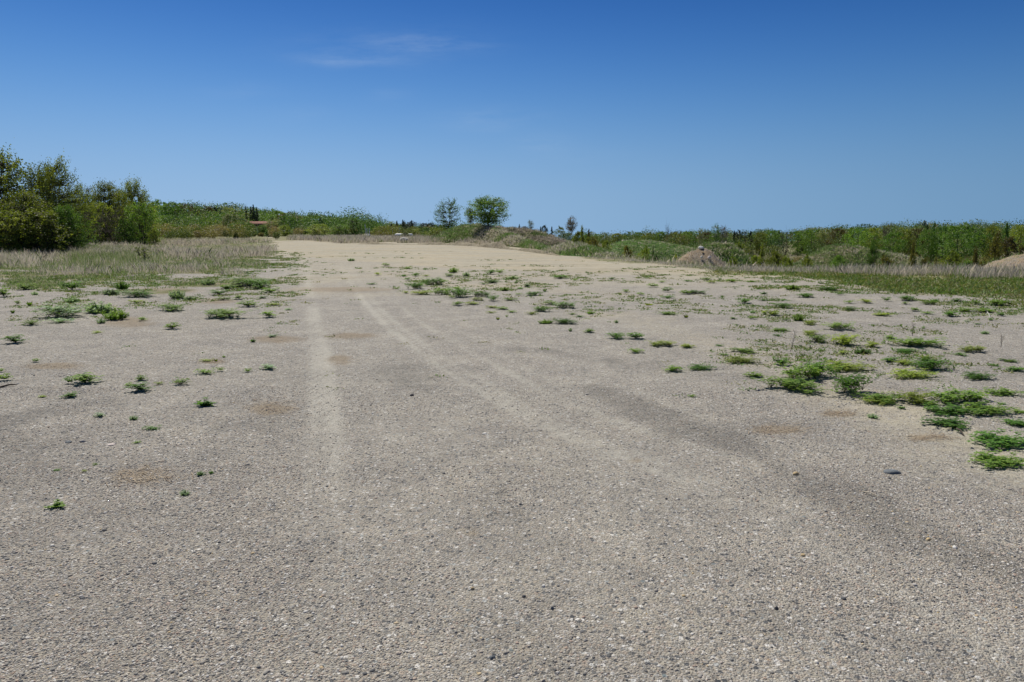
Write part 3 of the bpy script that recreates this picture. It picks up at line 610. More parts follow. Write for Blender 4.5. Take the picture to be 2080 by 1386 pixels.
def where(x, y, second=False):
    d = np.hypot(AXY[:, 0] - x, AXY[:, 1] - y); o = np.argsort(d); i = o[1] if second else o[0]
    dx, dy = x - AXY[i, 0], (y - AXY[i, 1]) * .6
    side = ('to pit side of' if dx > 0 else 'to poplar side of') if abs(dx) > abs(dy) else ('behind' if dy > 0 else 'in front of')
    r = math.hypot(dx, dy / .6); far = 'close' if r < .6 else 'near' if r < 1.3 else 'farther' if r < 2.4 else 'well away'
    return f'{far} {side} the {ANCH[i][2]}'
info = []
for a, b, w, h, f, t in rows:
    if a < 560 and 570 < b < 665: w *= 1.22; h *= 1.22
    p = at(a, b); d = math.hypot(p[1], EYE); mpp = d / F; sa_ = EYE / d
    rat = .75 if w > 30 else .95
    q = at(a, b - .40 * w * rat * sa_)
    ww = w * mpp; hh = max(.30 * h, h - .75 * w * rat * sa_) * mpp
    hh = min(max(hh, .16 * ww), .9 * ww)
    size = 'tiny' if ww < .11 else 'small' if ww < .2 else 'modest' if ww < .36 else 'broad'
    shape = {'A': 'leafy weed', 'P': 'weed patch', 'F': 'flat weed', 'B': 'bushy weed', 'U': 'upright weed', 'T': 'grass tuft'}[f]
    info.append([q, ww, hh, rat, f, t, w, f'{size} {TONE[t][1]} {shape}', NAMED.get((int(a), int(b)))])
seen = {}
for it in info:
    lab = it[8] or f'{it[7]} {where(it[0][0], it[0][1])}'
    it.append(lab); seen.setdefault(lab, []).append(it)
for lab, its in seen.items():
    if len(its) > 1:
        for it in its: it[9] = f'{it[7]} {where(it[0][0], it[0][1], True)}'
seen = {}
for it in info: seen.setdefault(it[9], []).append(it)
for lab, its in seen.items():
    if len(its) == 2:
        its.sort(key=lambda v: v[1]); its[0][9] = 'narrower ' + lab; its[1][9] = 'wider ' + lab
    elif len(its) > 2:
        its.sort(key=lambda v: v[0][1])
        for q_, w_ in zip(its, ('closer', 'middle', 'farther')): q_[9] = f'{w_} {lab}'
gw = np.random.default_rng(77)
for it in info:
    wd_ = it[9].split()
    if len(wd_) > 16 and it[7].split()[0] in wd_: wd_.remove(it[7].split()[0]); it[9] = ' '.join(wd_)
    if len(wd_) > 16: it[9] = it[9].replace(' the ', ' ').replace('green ', '', 1)
for it in info:
    q, ww, hh, rat, f, t, w = it[:7]; lm, sm = WEED[FORM[f]][gw.integers(3)]; rz = gw.uniform(0, 6.28)
    nm = 'grass_tuft' if f == 'T' else 'weed'; grp = 'weeds growing in the gravel field'
    sc = (ww / 1.5, ww * rat / 1.5, hh * (.95 if f in 'BUT' else 1.22))
    # a turn about z is baked in by choosing mirrored scales, so the patch keeps its long side across the view
    sc = (sc[0] * gw.choice([-1, 1]), sc[1] * gw.choice([-1, 1]), sc[2])
    loc = (q[0], q[1], float(terrain(q[0], q[1])) - .003)
    if w >= 26:
        r = thing(nm, it[9], 'weed', loc, grp); 
        o = link('foliage', lm, r, None, 0, sc); set_mat(o, FM[TONE[t][0]]); link('stem', sm, r, None, 0, sc)
    else:
        o = tag(link(nm, lm, None, loc, 0, sc), it[9], 'grass' if f == 'T' else 'weed', grp); set_mat(o, FM[TONE[t][0]])

# dead stalks standing up from the gravel
def stalk(px, py, h, lean, label):
    p = at(px, py); mpp = math.hypot(p[1], EYE) / F; H = h * mpp; m = MB()
    pts = np.array([(0, 0, 0), (lean * H * .5, 0, H * .5), (lean * H, .02, H)]); m.add(*tube(pts, [.004, .003, .002], 4))
    for k in range(7):
        z = .35 + .09 * k; b = np.array([lean * H * z, 0, H * z]); s = 1 if k % 2 else -1
        m.add(*tube(np.array([b, b + np.array([s * .03, 0, .05])]), [.002, .0015], 3))
    tag(link('dead_stalk', m.mesh('dead_stalk', BARK), None, p), label, 'plant stalk', 'dead stalks in the gravel')
stalk(1606, 714, 42, .18, 'tall thin dead stalk standing alone behind the sprawling weed bank')
stalk(1853, 683, 26, .02, 'short dead stalk before the wide feathery weed patch')
stalk(2033, 706, 24, .03, 'straight dead stalk by the pale branching weed')

# ------------------------------------------------------------------ stones, stick
def rock(name, loc, size, mat, label, cat, seed, group=None, rz=0, parent=None):
    import bmesh
    bm = bmesh.new(); bmesh.ops.create_icosphere(bm, subdivisions=3, radius=1)
    g = np.random.default_rng(seed); D = rand_dirs(9, g); off = g.uniform(.66, .95, 9)
    for v in bm.verts:
        c = np.array(v.co); k = min(1.0, min(o / max(float(c @ d), 1e-3) if c @ d > 0 else 9 for d, o in zip(D, off)))
        n_ = .05 * math.sin(c[0] * 7 + seed) * math.sin(c[1] * 6.1) * math.cos(c[2] * 8)
        v.co = Vector((c * (k + n_)).tolist())
    me = bpy.data.meshes.new(name); bm.to_mesh(me); bm.free(); me.materials.append(mat)
    me.polygons.foreach_set('use_smooth', np.ones(len(me.polygons), bool)); me.set_sharp_from_angle(angle=R(38))
    o = link(name, me, parent, loc, rz, size)
    return tag(o, label, cat, group) if label else o
STN = dict(slate=plain('slate stone', (.10, .115, .13), (.17, .185, .19), 6, .6, .3), tan=plain('tan stone', (.42, .31, .16), (.58, .46, .28), 8, .8, .3), white=plain('white stone', (.74, .71, .65), (.88, .85, .79), 5, .8, .4),
           pink=plain('pinkish stone', (.58, .49, .44), (.76, .67, .61), 5, .8, .4), grey=plain('grey stone', (.36, .335, .30), (.52, .49, .45), 5, .85, .5), dark=plain('dark stone', (.05, .05, .055), (.10, .10, .105), 8, .7, .3))
for k, (px, py, w, h, m, lab) in enumerate([(1812, 963, 29, 9, 'slate', 'long flat slate grey stone lying on the gravel'), (1617, 967, 13, 9, 'tan', 'rounded tan stone beside the dark gravel streak'), (1631, 1131, 9, 7, 'tan', 'small tan stone in the coarse gravel, closer than the rounded one'),
        (1886, 1099, 10, 7, 'tan', 'pale tan stone half sunk in gravel before the slate stone'), (959, 1199, 8, 7, 'tan', 'tiny orange tan stone near the wheel track'), (227, 906, 13, 6, 'pink', 'flat pinkish stone among the coarse gravel'), (168, 900, 10, 7, 'grey', 'angular grey stone beside the flat pinkish one'),
        (140, 901, 12, 6, 'slate', 'low bluish stone beside the angular grey one'), (1104, 1194, 7, 7, 'white', 'small white pointed stone in the gravel'), (1576, 1240, 8, 9, 'dark', 'small black stone chip in the coarse gravel'), (1064, 1215, 8, 7, 'dark', 'dark blue pebble beside the white pointed stone'),
        (1122, 1240, 6, 9, 'slate', 'slate pebble in front of the white pointed stone'), (1000, 1340, 12, 9, 'slate', 'grey green flat pebble close to the camera'), (1190, 1303, 9, 6, 'grey', 'pale grey pebble in the close gravel'), (212, 1080, 9, 6, 'dark', 'dark pebble in front of the closest upright weed'),
        (985, 882, 9, 3, 'white', 'white stone chip beside the curved wheel track'), (713, 1030, 7, 4, 'white', 'white pebble beside the straight wheel track'), (837, 806, 8, 6, 'dark', 'dark stone in the gravel between the wheel tracks')]):
    p = at(px, py - h * .3); mpp = math.hypot(p[1], EYE) / F
    rock('stone', (p[0], p[1], p[2] + h * mpp * .05), (w * mpp * .58, w * mpp * .42, max(h * mpp * .62, .006)), STN[m], lab, 'stone', 300 + k, 'stones on the gravel', .2 * k % .7)
p = at(1768, 1006); q = at(1756, 1001); m = MB()
a0, b0 = at(1752, 1000), at(1784, 1012)
m.add(*tube(np.stack([a0, a0 * .5 + b0 * .5 + [0, 0, .012], b0 + [0, 0, .006]]) - a0 + [0, 0, .005], [.004, .0035, .002], 5))
tag(link('stick', m.mesh('stick', plain('bleached wood', (.33, .28, .2), (.5, .44, .34), 20)), None, a0), 'short bleached stick lying beside the dark gravel streak', 'stick')
m = MB(); a0, b0 = at(0, 788), at(36, 784)
m.add(*tube(np.stack([a0, a0 * .6 + b0 * .4 + [0, .03, .012], b0 + [0, 0, .01]]) - a0 + [0, 0, .006], [.012, .010, .004], 5))
tag(link('twig', m.mesh('twig', BARK), None, a0), 'dark crooked twig on the gravel under a leafy weed', 'twig')
for (pa, pb, lab) in (((2005, 637), (2012, 648), 'pale bent twig among the loose weeds by the green band'), ((1943, 878), (1958, 886), 'dark twig in front of the low dark weed patch')):
    a0, b0 = at(*pa), at(*pb); m = MB(); m.add(*tube(np.stack([a0 + [0, 0, .03], (a0 + b0) / 2 + [0, 0, .03], b0]) - a0, [.01, .008, .006], 4))
    tag(link('twig', m.mesh('twig', WBARK if 'pale' in lab else BARK), None, a0), lab, 'twig')

# ------------------------------------------------------------------ earth mounds and piles
def mound_mat(name, cs, sc=.9):
    m = bpy.data.materials.new(name); nt = nodes(m); tc = N(nt, 'ShaderNodeTexCoord').outputs['Object']
    f = nz(nt, tc, sc, 8, .72); c = ramp(nt, f, cs)
    p = N(nt, 'ShaderNodeBsdfPrincipled'); p.inputs['Roughness'].default_value = .95; p.inputs['Specular IOR Level'].default_value = .15
    f2 = nz(nt, tc, sc * 6, 6, .7)
    L(nt, mixc(nt, f2, mixc(nt, 1., c, (.72, .72, .72), 'MULTIPLY'), mixc(nt, 1., c, (1.2, 1.2, 1.2), 'MULTIPLY')), p.inputs['Base Color'])
    b = N(nt, 'ShaderNodeBump'); b.inputs['Strength'].default_value = .8; b.inputs['Distance'].default_value = .25; L(nt, f2, b.inputs['Height']); L(nt, b.outputs[0], p.inputs['Normal'])
    o = N(nt, 'ShaderNodeOutputMaterial'); L(nt, p.outputs[0], o.inputs[0]); return m
MG = mound_mat('grassed earth', [(.30, (.06, .10, .026)), (.48, (.10, .13, .04)), (.6, (.19, .17, .09)), (.72, (.27, .23, .155))])
MGG = mound_mat('green turf', [(.3, (.06, .135, .035)), (.55, (.10, .18, .047)), (.75, (.18, .20, .075))], .5)
MS = mound_mat('sandy earth', [(.3, (.20, .17, .12)), (.5, (.31, .27, .19)), (.75, (.40, .355, .265))], 1.1)
MP = mound_mat('gravel and clay', [(.3, (.27, .215, .15)), (.45, (.36, .31, .245)), (.6, (.40, .30, .19)), (.75, (.50, .46, .39))], 1.6)
def mound(name, outline, base, ry, mat, label, cat='mound', Y=None, rough=.25, p=1.5, grass=None, k='thing', nu=90, nv=34):
    ox, oy = zip(*outline); bx, by = zip(*base)
    us = np.linspace(ox[0], ox[-1], nu); vs = np.linspace(-1, 1, nv)
    tops = np.interp(us, ox, oy) + (fbm(us * .11, us * 0, 5) - .5) * 2.2
    PX = []
    for u, t in zip(us, tops):
        b = at(u, np.interp(u, bx, by)); y0 = (b[1] + ry) if Y is None else Y
        a = at_depth(u, t, y0); PX.append((a[0], y0, max(0, a[2] - terrain(a[0], y0))))
    PX = np.array(PX)
    X_ = np.repeat(PX[:, 0][:, None], nv, 1); Y_ = PX[:, 1][:, None] + vs[None] * ry * (1 + .0 * X_)
    pr = np.clip(1 - np.abs(vs) ** p, 0, 1)[None] ** .85
    H = PX[:, 2][:, None] * pr
    nn = (fbm(X_ * .8, Y_ * .8, 15) - .5) * 2 * rough * np.minimum(H, 1) + (fbm(X_ * 3, Y_ * 3, 19) - .5) * .5 * rough * np.minimum(H, 1)
    Zm = terrain(X_, Y_) - .04 + H + nn
    ctr = np.array([PX[nu // 2, 0], PX[nu // 2, 1], float(terrain(PX[nu // 2, 0], PX[nu // 2, 1]))])
    V = np.stack([X_, Y_, Zm], -1).reshape(-1, 3) - ctr
    idx = np.arange(nu * nv).reshape(nu, nv)
    Q = np.stack([idx[:-1, :-1], idx[1:, :-1], idx[1:, 1:], idx[:-1, 1:]], -1).reshape(-1, 4)
    me = make_mesh(name, V, [Q], mat, None, True)
    if k == 'thing' and grass:
        o = thing(name, label, cat, ctr); link('earth', me, o)
        n, h0, h1, t0, t1, w = grass; g = np.random.default_rng(nu + len(label))
        iu = g.uniform(0, nu - 1.001, n); iv = g.uniform(0, nv - 1.001, n); a, b = iu.astype(int), iv.astype(int); fa, fb = (iu - a)[:, None], (iv - b)[:, None]
        G = V.reshape(nu, nv, 3); Pt = (G[a, b] * (1 - fa) + G[a + 1, b] * fa) * (1 - fb) + (G[a, b + 1] * (1 - fa) + G[a + 1, b + 1] * fa) * fb
        keep = H[a, b] > .06; Pt = Pt[keep]; pat = fbm((Pt[:, 0] + ctr[0]) * .35, (Pt[:, 1] + ctr[1]) * .35 + Pt[:, 2], 33)
        tint = np.clip(t0 + (t1 - t0) * ss((pat - .35) / .3) + g.normal(0, .24, len(Pt)), 0, 1)
        go = grass_obj('grass', [blades(Pt, 10, g.uniform(h0, h1, len(Pt)), w, .8, tint, g, .16)], FM['straw'], o)
    else:
        for q in range(len(me.vertices)): pass
        o = link(name, me, None, ctr)
        if k == 'thing': tag(o, label, cat)
        else: kind(o, 'structure')
    return PX
M1 = mound('earth_mound', [(858, 494), (880, 485), (900, 474), (922, 463), (945, 458), (975, 458), (995, 460), (1012, 466), (1030, 474), (1050, 483), (1075, 492), (1100, 502), (1125, 513)], [(850, 493.5), (965, 495), (1000, 498), (1060, 504), (1130, 513)], 4.2, MG,
           'grassy earth mound carrying the dense round tree at the end of the field', grass=(5200, .12, .4, .42, 1.0, .03))
M2 = mound('earth_mound', [(985, 474), (1010, 463), (1040, 465), (1062, 467), (1080, 469), (1100, 474), (1120, 480), (1138, 488), (1152, 496), (1170, 505)], [(980, 500), (1170, 510)], 4.5, MG,
           'brownish weedy earth ridge behind the grassy tree mound', Y=82, grass=(3800, .12, .42, .15, .95, .03))
mound('earth_mound', [(1105, 512), (1130, 503), (1150, 498), (1175, 497), (1200, 503), (1230, 513), (1250, 519)], [(1100, 517), (1250, 527)], 3.5, MGG, 'low green hump of earth beside the olive roadside bush', grass=(2200, .1, .3, .55, 1, .03))
mound('earth_mound', [(1212, 511), (1240, 498), (1270, 489.5), (1300, 488), (1330, 489.5), (1360, 494), (1390, 500), (1410, 504), (1440, 510)], [(1200, 514), (1440, 514)], 6, MGG, 'long smooth green mound in the pit before the far wood', Y=96, rough=.15, grass=(4200, .08, .22, .74, 1, .05))
mound('earth_mound', [(1385, 522), (1410, 509), (1430, 499), (1450, 495.5), (1475, 494), (1487, 498), (1500, 508), (1520, 528)], [(1385, 532), (1520, 532)], 5, MGG, 'green mound behind the stony gravel pile', Y=62, grass=(2600, .12, .4, .45, 1, .035))
M5 = mound('gravel_pile', [(1355, 537), (1372, 528), (1388, 517), (1403, 508.5), (1418, 503.5), (1432, 503), (1444, 509), (1456, 519), (1468, 530), (1482, 540)], [(1350, 538), (1480, 541)], 2.2, MP,
           'stony clay and gravel pile topped by a white rock', 'gravel pile', Y=47, rough=.22, p=1.25, grass=(120, .1, .35, .0, .6, .015))
mound('earth_mound', [(1590, 545), (1630, 531), (1655, 516), (1678, 503), (1700, 498), (1720, 499.5), (1740, 502), (1760, 503.5), (1790, 511), (1820, 516), (1850, 524), (1890, 538)], [(1590, 545), (1890, 545)], 7, MG, 'dark green weedy mound among golden bushes in the pit', Y=78, grass=(4500, .12, .4, .66, 1.0, .04))
M8 = mound('dirt_mound', [(1960, 562), (1985, 548), (2010, 537), (2040, 525), (2080, 514), (2130, 506), (2200, 512), (2280, 530), (2350, 562)], [(1960, 558), (2350, 562)], 4.0, MP, 'brown dirt mound rising behind dry grass at the pit edge', 'mound', Y=38, grass=(420, .12, .35, .0, .9, .015))
mound('sand_berm', [(722, 495), (745, 493), (760, 490), (775, 492.5), (800, 495), (845, 494.5), (870, 490.5), (910, 491.5), (940, 492), (990, 495), (1020, 497.5), (1050, 502), (1075, 506), (1100, 507), (1130, 515), (1150, 522)], [(722, 496.5), (800, 497), (900, 498), (960, 500.5), (1000, 504), (1050, 509), (1100, 516), (1150, 523)], .9, MS,
      'low sandy berm of pushed up soil along the foot of the tree mound', 'berm', rough=1.0, nu=200, nv=20)
# clods and stones lying on the pile
gq = np.random.default_rng(3)
for px, py, w, h, m, lab in ((1424, 503.5, 9.5, 7, 'white', 'white rock resting on top of the gravel pile'), (1441, 524, 7, 7, 'pink', 'pinkish rock on the flank of the gravel pile'), (1425, 523, 4, 5, 'white', 'small white stone low on the gravel pile'), (1427, 512, 4, 2.5, 'tan', 'flat tan stone under the white rock on the gravel pile')):
    i = int(np.argmin(np.abs(np.linspace(1355, 1482, 90) - px))); y0 = M5[i, 1]; yy = y0 - (0 if py < 506 else 1.0 if py > 515 else .5)
    p = at_depth(px, py, yy); mpp = yy / F
    rock('rock', p, (w * mpp * .6, w * mpp * .5, h * mpp * .6), STN[m], lab, 'rock', int(px), 'rocks on the gravel pile')
for px, py, w, h, m, lab in ((820, 488, 17, 11, 'grey', 'big grey boulder standing in the dry grass beyond the sand'), (1246, 512, 10, 3.5, 'white', 'flat white rock lying in the pit before the green mound'), (1198, 521, 8, 3, 'white', 'small white rock in the grass below the olive bush'),
                             (1366, 514, 6, 4, 'white', 'white rock beside the dark slab behind the gravel pile'), (1351, 515, 20, 5, 'dark', 'low dark slab of rock in dry grass behind the gravel pile')):
    p = at(px, py + h * .5); mpp = math.hypot(p[1], EYE) / F
    rock('boulder' if w > 15 and m == 'grey' else 'rock', (p[0], p[1] + w * mpp * .3, p[2] + h * mpp * .42), (w * mpp * .56, w * mpp * .5, h * mpp * .62), STN[m], lab, 'rock', int(px))

# ------------------------------------------------------------------ trees and shrubs
def tree_mesh(form, seed):
    g = np.random.default_rng(seed); W = MB(); C = []; S = []; CD = []
    def limb(a, b, r0, r1, n=5, sag=0.0, sides=5):
        a = np.array(a, float); b = np.array(b, float); t = np.linspace(0, 1, n)[:, None]
        pts = a + (b - a) * t; pts[1:-1] += g.normal(0, .012, (n - 2, 3)); pts[:, 2] += sag * np.sin(t[:, 0] * math.pi)
        W.add(*tube(pts, np.linspace(r0, r1, n), sides)); return pts
    cfg = {  # leaf, clusters, leaves per cluster, cluster radius
        'poplar': (.021, 760, 26, .046), 'round': (.030, 400, 28, .052), 'sparse': (.026, 360, 14, .046), 'shrub': (.038, 230, 24, .065), 'cone': (.030, 260, 20, .05),
        'far': (.034, 230, 26, .062), 'birch': (.028, 250, 22, .05), 'bare': (.024, 70, 3, .04), 'willow': (.030, 260, 24, .055), 'conifer': None, 'herb': (.07, 90, 8, .05), 'scrub': (.030, 420, 26, .055)}[form]
    if form == 'conifer':
        limb((0, 0, 0), (0, 0, .98), .018, .003, 5)
        for z in np.linspace(.06, .98, 26):
            r = .5 * (1 - z) ** .85 * g.uniform(.8, 1.1) + .02
            for k in range(max(4, int(11 * (1 - z) + 4))):
                a = g.uniform(0, 6.283); rr = r * g.uniform(.65, 1.1); tip = np.array([math.cos(a) * rr, math.sin(a) * rr, z - .12 * rr])
                if g.random() < .35: limb((0, 0, z), tip, .004, .0015, 3, 0, 3)
                for q in np.linspace(.25, 1, 6):
                    for _ in range(3): C.append(np.array([tip[0] * q, tip[1] * q, z - .12 * rr * q]) + g.normal(0, .012, 3)); S.append(.045)
        P = np.array(C); S = np.array(S); 
        V, Fq = leaf_quads(P, S, g, 0, .4, axis=np.concatenate([P[:, :2], np.full((len(P), 1), -.1)], 1) / (np.linalg.norm(P[:, :2], axis=1, keepdims=True) + .03))
    else:
        leaf, nc, lpc, cr = cfg
        def prof(z):
            if form == 'poplar': return .5 * min(1, (z + .05) / .2) ** .5 * (1 - max(0, (z - .45) / .6) ** 1.7) + .05
            if form == 'cone': return .5 * min(1, z / .12) * (1 - z) ** .75 + .015
            if form in ('shrub', 'willow', 'scrub'): return .5 * math.sqrt(max(0, 1 - ((z - .42) / .58) ** 2))
            if form == 'herb': return .28 + .2 * z
            if form == 'bare': return .5 * math.sqrt(max(0, 1 - ((z - .58) / .46) ** 2))
            if form == 'birch': return .5 * math.sqrt(max(0, 1 - ((z - .70) / .31) ** 2))
            if form == 'far': return .5 * math.sqrt(max(0, 1 - ((z - .52) / .49) ** 2))
            if form == 'sparse': return .5 * math.sqrt(max(0, 1 - ((z - .57) / .45) ** 2))
            return .5 * math.sqrt(max(0, 1 - ((z - .56) / .45) ** 2))
        zlo = {'scrub': .03, 'poplar': .04, 'cone': .03, 'shrub': .03, 'willow': .03, 'herb': .05, 'bare': .15, 'birch': .40, 'far': .05, 'sparse': .14, 'round': .15}[form]
        multi = form in ('shrub', 'scrub', 'willow', 'bare', 'herb'); lean = g.normal(0, .03, 2)
        if multi:
            stems = []
            for k in range(7 if form != 'herb' else 14):
                a = g.uniform(0, 6.283); r = g.uniform(.05, .34); stems.append(limb((math.cos(a) * .04, math.sin(a) * .04, 0), (math.cos(a) * r, math.sin(a) * r, g.uniform(.5, .85)), .014, .004, 5))
        else:
            forks = 1 if form in ('cone', 'birch', 'far') else 3
            base = limb((0, 0, 0), (lean[0], lean[1], .30 if forks > 1 else .93), .022, .014 if forks > 1 else .004, 5, 0, 7); stems = [base]
            if forks > 1:
                for k in range(forks + (2 if form == 'round' else 0)):
                    a = k * 2.4 + g.uniform(0, 1); sp = {'poplar': .10, 'sparse': .16, 'round': .26}[form]
                    stems.append(limb(base[-1 - (k % 2)], (math.cos(a) * sp, math.sin(a) * sp, g.uniform(.68, .92)), .012, .004, 6))
        allp = np.concatenate(stems[1:] if len(stems) > 1 else stems)
        # uneven outline: a few lobes pushed out, a few holes
        lob = rand_dirs(9, g); lamp = g.uniform(-.35, .28, 9)
        nb = int(nc * .62); tips = []
        while len(tips) < nb:
            z = zlo + (.97 - zlo) * g.random() ** (1.35 if form == 'poplar' else 1); a = g.uniform(0, 6.283); r = prof(z) * (g.uniform(.08, 1) ** .5)
            v = np.array([math.cos(a), math.sin(a), (z - .55) * 1.6]); v /= np.linalg.norm(v)
            k = 1 + sum(am * max(0, float(v @ l)) ** 5 for l, am in zip(lob, lamp))
            r *= k; tips.append(np.array([math.cos(a) * r, math.sin(a) * r, min(z * (1 + (k - 1) * .35), 1.03)]))
        for tp in tips:
            up = allp[allp[:, 2] < tp[2] + (.02 if form != 'far' else .1)]
            src = (up if len(up) else allp); src = src[np.argmin(np.linalg.norm((src - tp) * np.array([1, 1, 1.3]), axis=1) + g.uniform(0, .12, len(src)))]
            if form != 'far':
                limb(src, tp * .97 + src * .03, .0055, .0016, 4, .01, 3)
            dv = (tp - src) / (np.linalg.norm(tp - src) + 1e-6) + [0, 0, .5]; dv /= np.linalg.norm(dv)
            C.append(tp); CD.append(dv)
            if g.random() < .65: C.append(src + (tp - src) * g.uniform(.5, .85)); CD.append(dv)
        C = np.array(C); cs = cr * g.uniform(.55, 1.35, len(C)) * (np.where(C[:, 2] > .8, .6, 1) if form in ('far', 'shrub', 'willow', 'scrub') else 1); nl = np.maximum(3, (lpc * g.uniform(.35, 1.5, len(C))).astype(int))
        P = np.repeat(C, nl, 0) + np.clip(g.normal(0, 1, (nl.sum(), 3)), -1.5, 1.5) * np.repeat(cs, nl)[:, None] * np.array([.75, .75, .6]) * (.75 if form in ('poplar', 'round', 'sparse', 'birch', 'willow') else 1)
        if form in ('poplar', 'round', 'sparse', 'birch', 'willow'): P = P + np.repeat(np.array(CD), nl, 0) * (np.clip(g.normal(.3, 1, nl.sum()), -1.4, 2) * np.repeat(cs, nl) * 1.25)[:, None]
        P = P[P[:, 2] > .01]
        V, Fq = leaf_quads(P, np.full(len(P), leaf), g, .4, .62)
        if form == 'bare':
            for _ in range(320):
                s = C[g.integers(len(C))]; limb(s, s + g.normal(0, .09, 3) + [0, 0, .06], .0045, .002, 3, 0, 3)
    n = len(Fq); cell = fbm(P[:, 0] * 9 + 31, P[:, 1] * 9 + P[:, 2] * 7 + 11, seed, 2)
    tint = np.clip(.5 + 1.1 * (cell - .5) + g.normal(0, .2, n), 0, 1)
    return make_mesh('crown', V, [Fq], FM['mid'], {'tint': ('FACE', 'FLOAT', tint)}), W.mesh('trunk', BARK, None, True)
NV = dict(poplar=4, round=1, sparse=2, shrub=4, cone=2, far=5, birch=2, bare=3, willow=2, conifer=3, herb=1, scrub=2)
TREE = {f: [tree_mesh(f, 500 + 20 * i + j) for j in range(n)] for i, (f, n) in enumerate(NV.items())}
gt = np.random.default_rng(99); cnt = {}
def tree(px, Y, top, w, form, mat, label, base=None, bark=None, group=None):
    p = at_depth(px, top, Y); zb = float(terrain(p[0], p[1])) - .03 if base is None else at_depth(px, base, Y)[2]
    H = p[2] - zb; wid = w * Y / F * 1.014 * (1.35 if form == 'far' else 1.15 if form == 'shrub' else 1)
    k = cnt.get(form, 0); cnt[form] = k + 1
    cm, tm = TREE[form][k % len(TREE[form])]
    nm = {'conifer': 'spruce_tree', 'shrub': 'shrub', 'willow': 'shrub', 'bare': 'shrub', 'scrub': 'shrub', 'herb': 'tall_herb'}.get(form, 'tree')
    cat = {'shrub': 'shrub', 'herb': 'plant'}.get(nm, 'tree')
    r = thing(nm, label, cat, (p[0], p[1], zb), group or {'tree': 'trees round the field and the pit', 'shrub': 'shrubs round the field and the pit'}.get(cat), gt.uniform(0, 6.28))
    c = link('crown' if cat != 'plant' else 'foliage', cm, r, None, 0, (wid, wid, H)); set_mat(c, FM[mat])
    t = link('trunk' if cat == 'tree' else 'stem', tm, r, None, 0, (max(wid, H * .3), max(wid, H * .3), H))
    if bark: set_mat(t, bark)
    return r
T = tree
# the poplar group at the meadow
T(-14, 46, 306, 150, 'poplar', 'olive', 'tallest dark olive poplar, partly cut off by the photo edge')
T(84, 47, 342, 92, 'poplar', 'olive', 'dark olive poplar with a ragged top beside the tallest poplar')
T(108, 46, 333, 84, 'poplar', 'olive', 'dark olive poplar with the higher of the two ragged tops')
T(48, 43, 392, 120, 'poplar', 'olive', 'shorter olive poplar filling the gap between the tall poplars')
T(128, 43.5, 418, 76, 'poplar', 'mid', 'leafy green sapling in front of the ragged topped poplars')
T(78, 42, 424, 130, 'scrub', 'olive', 'dense olive poplar scrub at the foot of the tall poplars')
T(12, 41, 430, 110, 'scrub', 'olive', 'dense olive scrub below the tallest poplar')
T(-50, 41, 400, 110, 'poplar', 'olive', 'olive poplar in the meadow grass, mostly outside the photo')
T(150, 62, 384, 62, 'poplar', 'olive', 'small olive poplar just past the ragged topped poplars')
T(180, 74, 376, 46, 'sparse', 'grey', 'pale thin leafed poplar showing sky between its twigs')
T(212, 70, 373, 84, 'poplar', 'olive', 'olive poplar with a broad rounded top behind the grey bare shrub')
T(242, 74, 388, 60, 'poplar', 'olive', 'low olive poplar between the broad topped and the slanting one')
T(270, 78, 371, 80, 'poplar', 'olive', 'olive poplar with slanting upper shoots over the bright willow')
T(196, 66, 412, 80, 'scrub', 'olive', 'olive undershrub below the broad topped poplar')
T(165, 64, 425, 70, 'scrub', 'mid', 'green shrub under the small olive poplar')
T(186, 58, 432, 66, 'bare', 'twig', 'reddish grey nearly bare shrub beside the leafy green sapling')
T(228, 60, 424, 60, 'bare', 'twig', 'pale grey budding shrub beside the bright willow')
T(283, 62, 412, 72, 'willow', 'bright', 'bright green rounded willow shrub before the far wood')
T(255, 60, 446, 40, 'shrub', 'mid', 'small dark shrub at the foot of the bright willow')
T(311, 60, 464, 22, 'shrub', 'olive', 'little dark bush in dry grass at the end of the willow')
T(290, 33, 497, 38, 'herb', 'grey', 'tall leafy herb clump standing in the dry meadow grass')
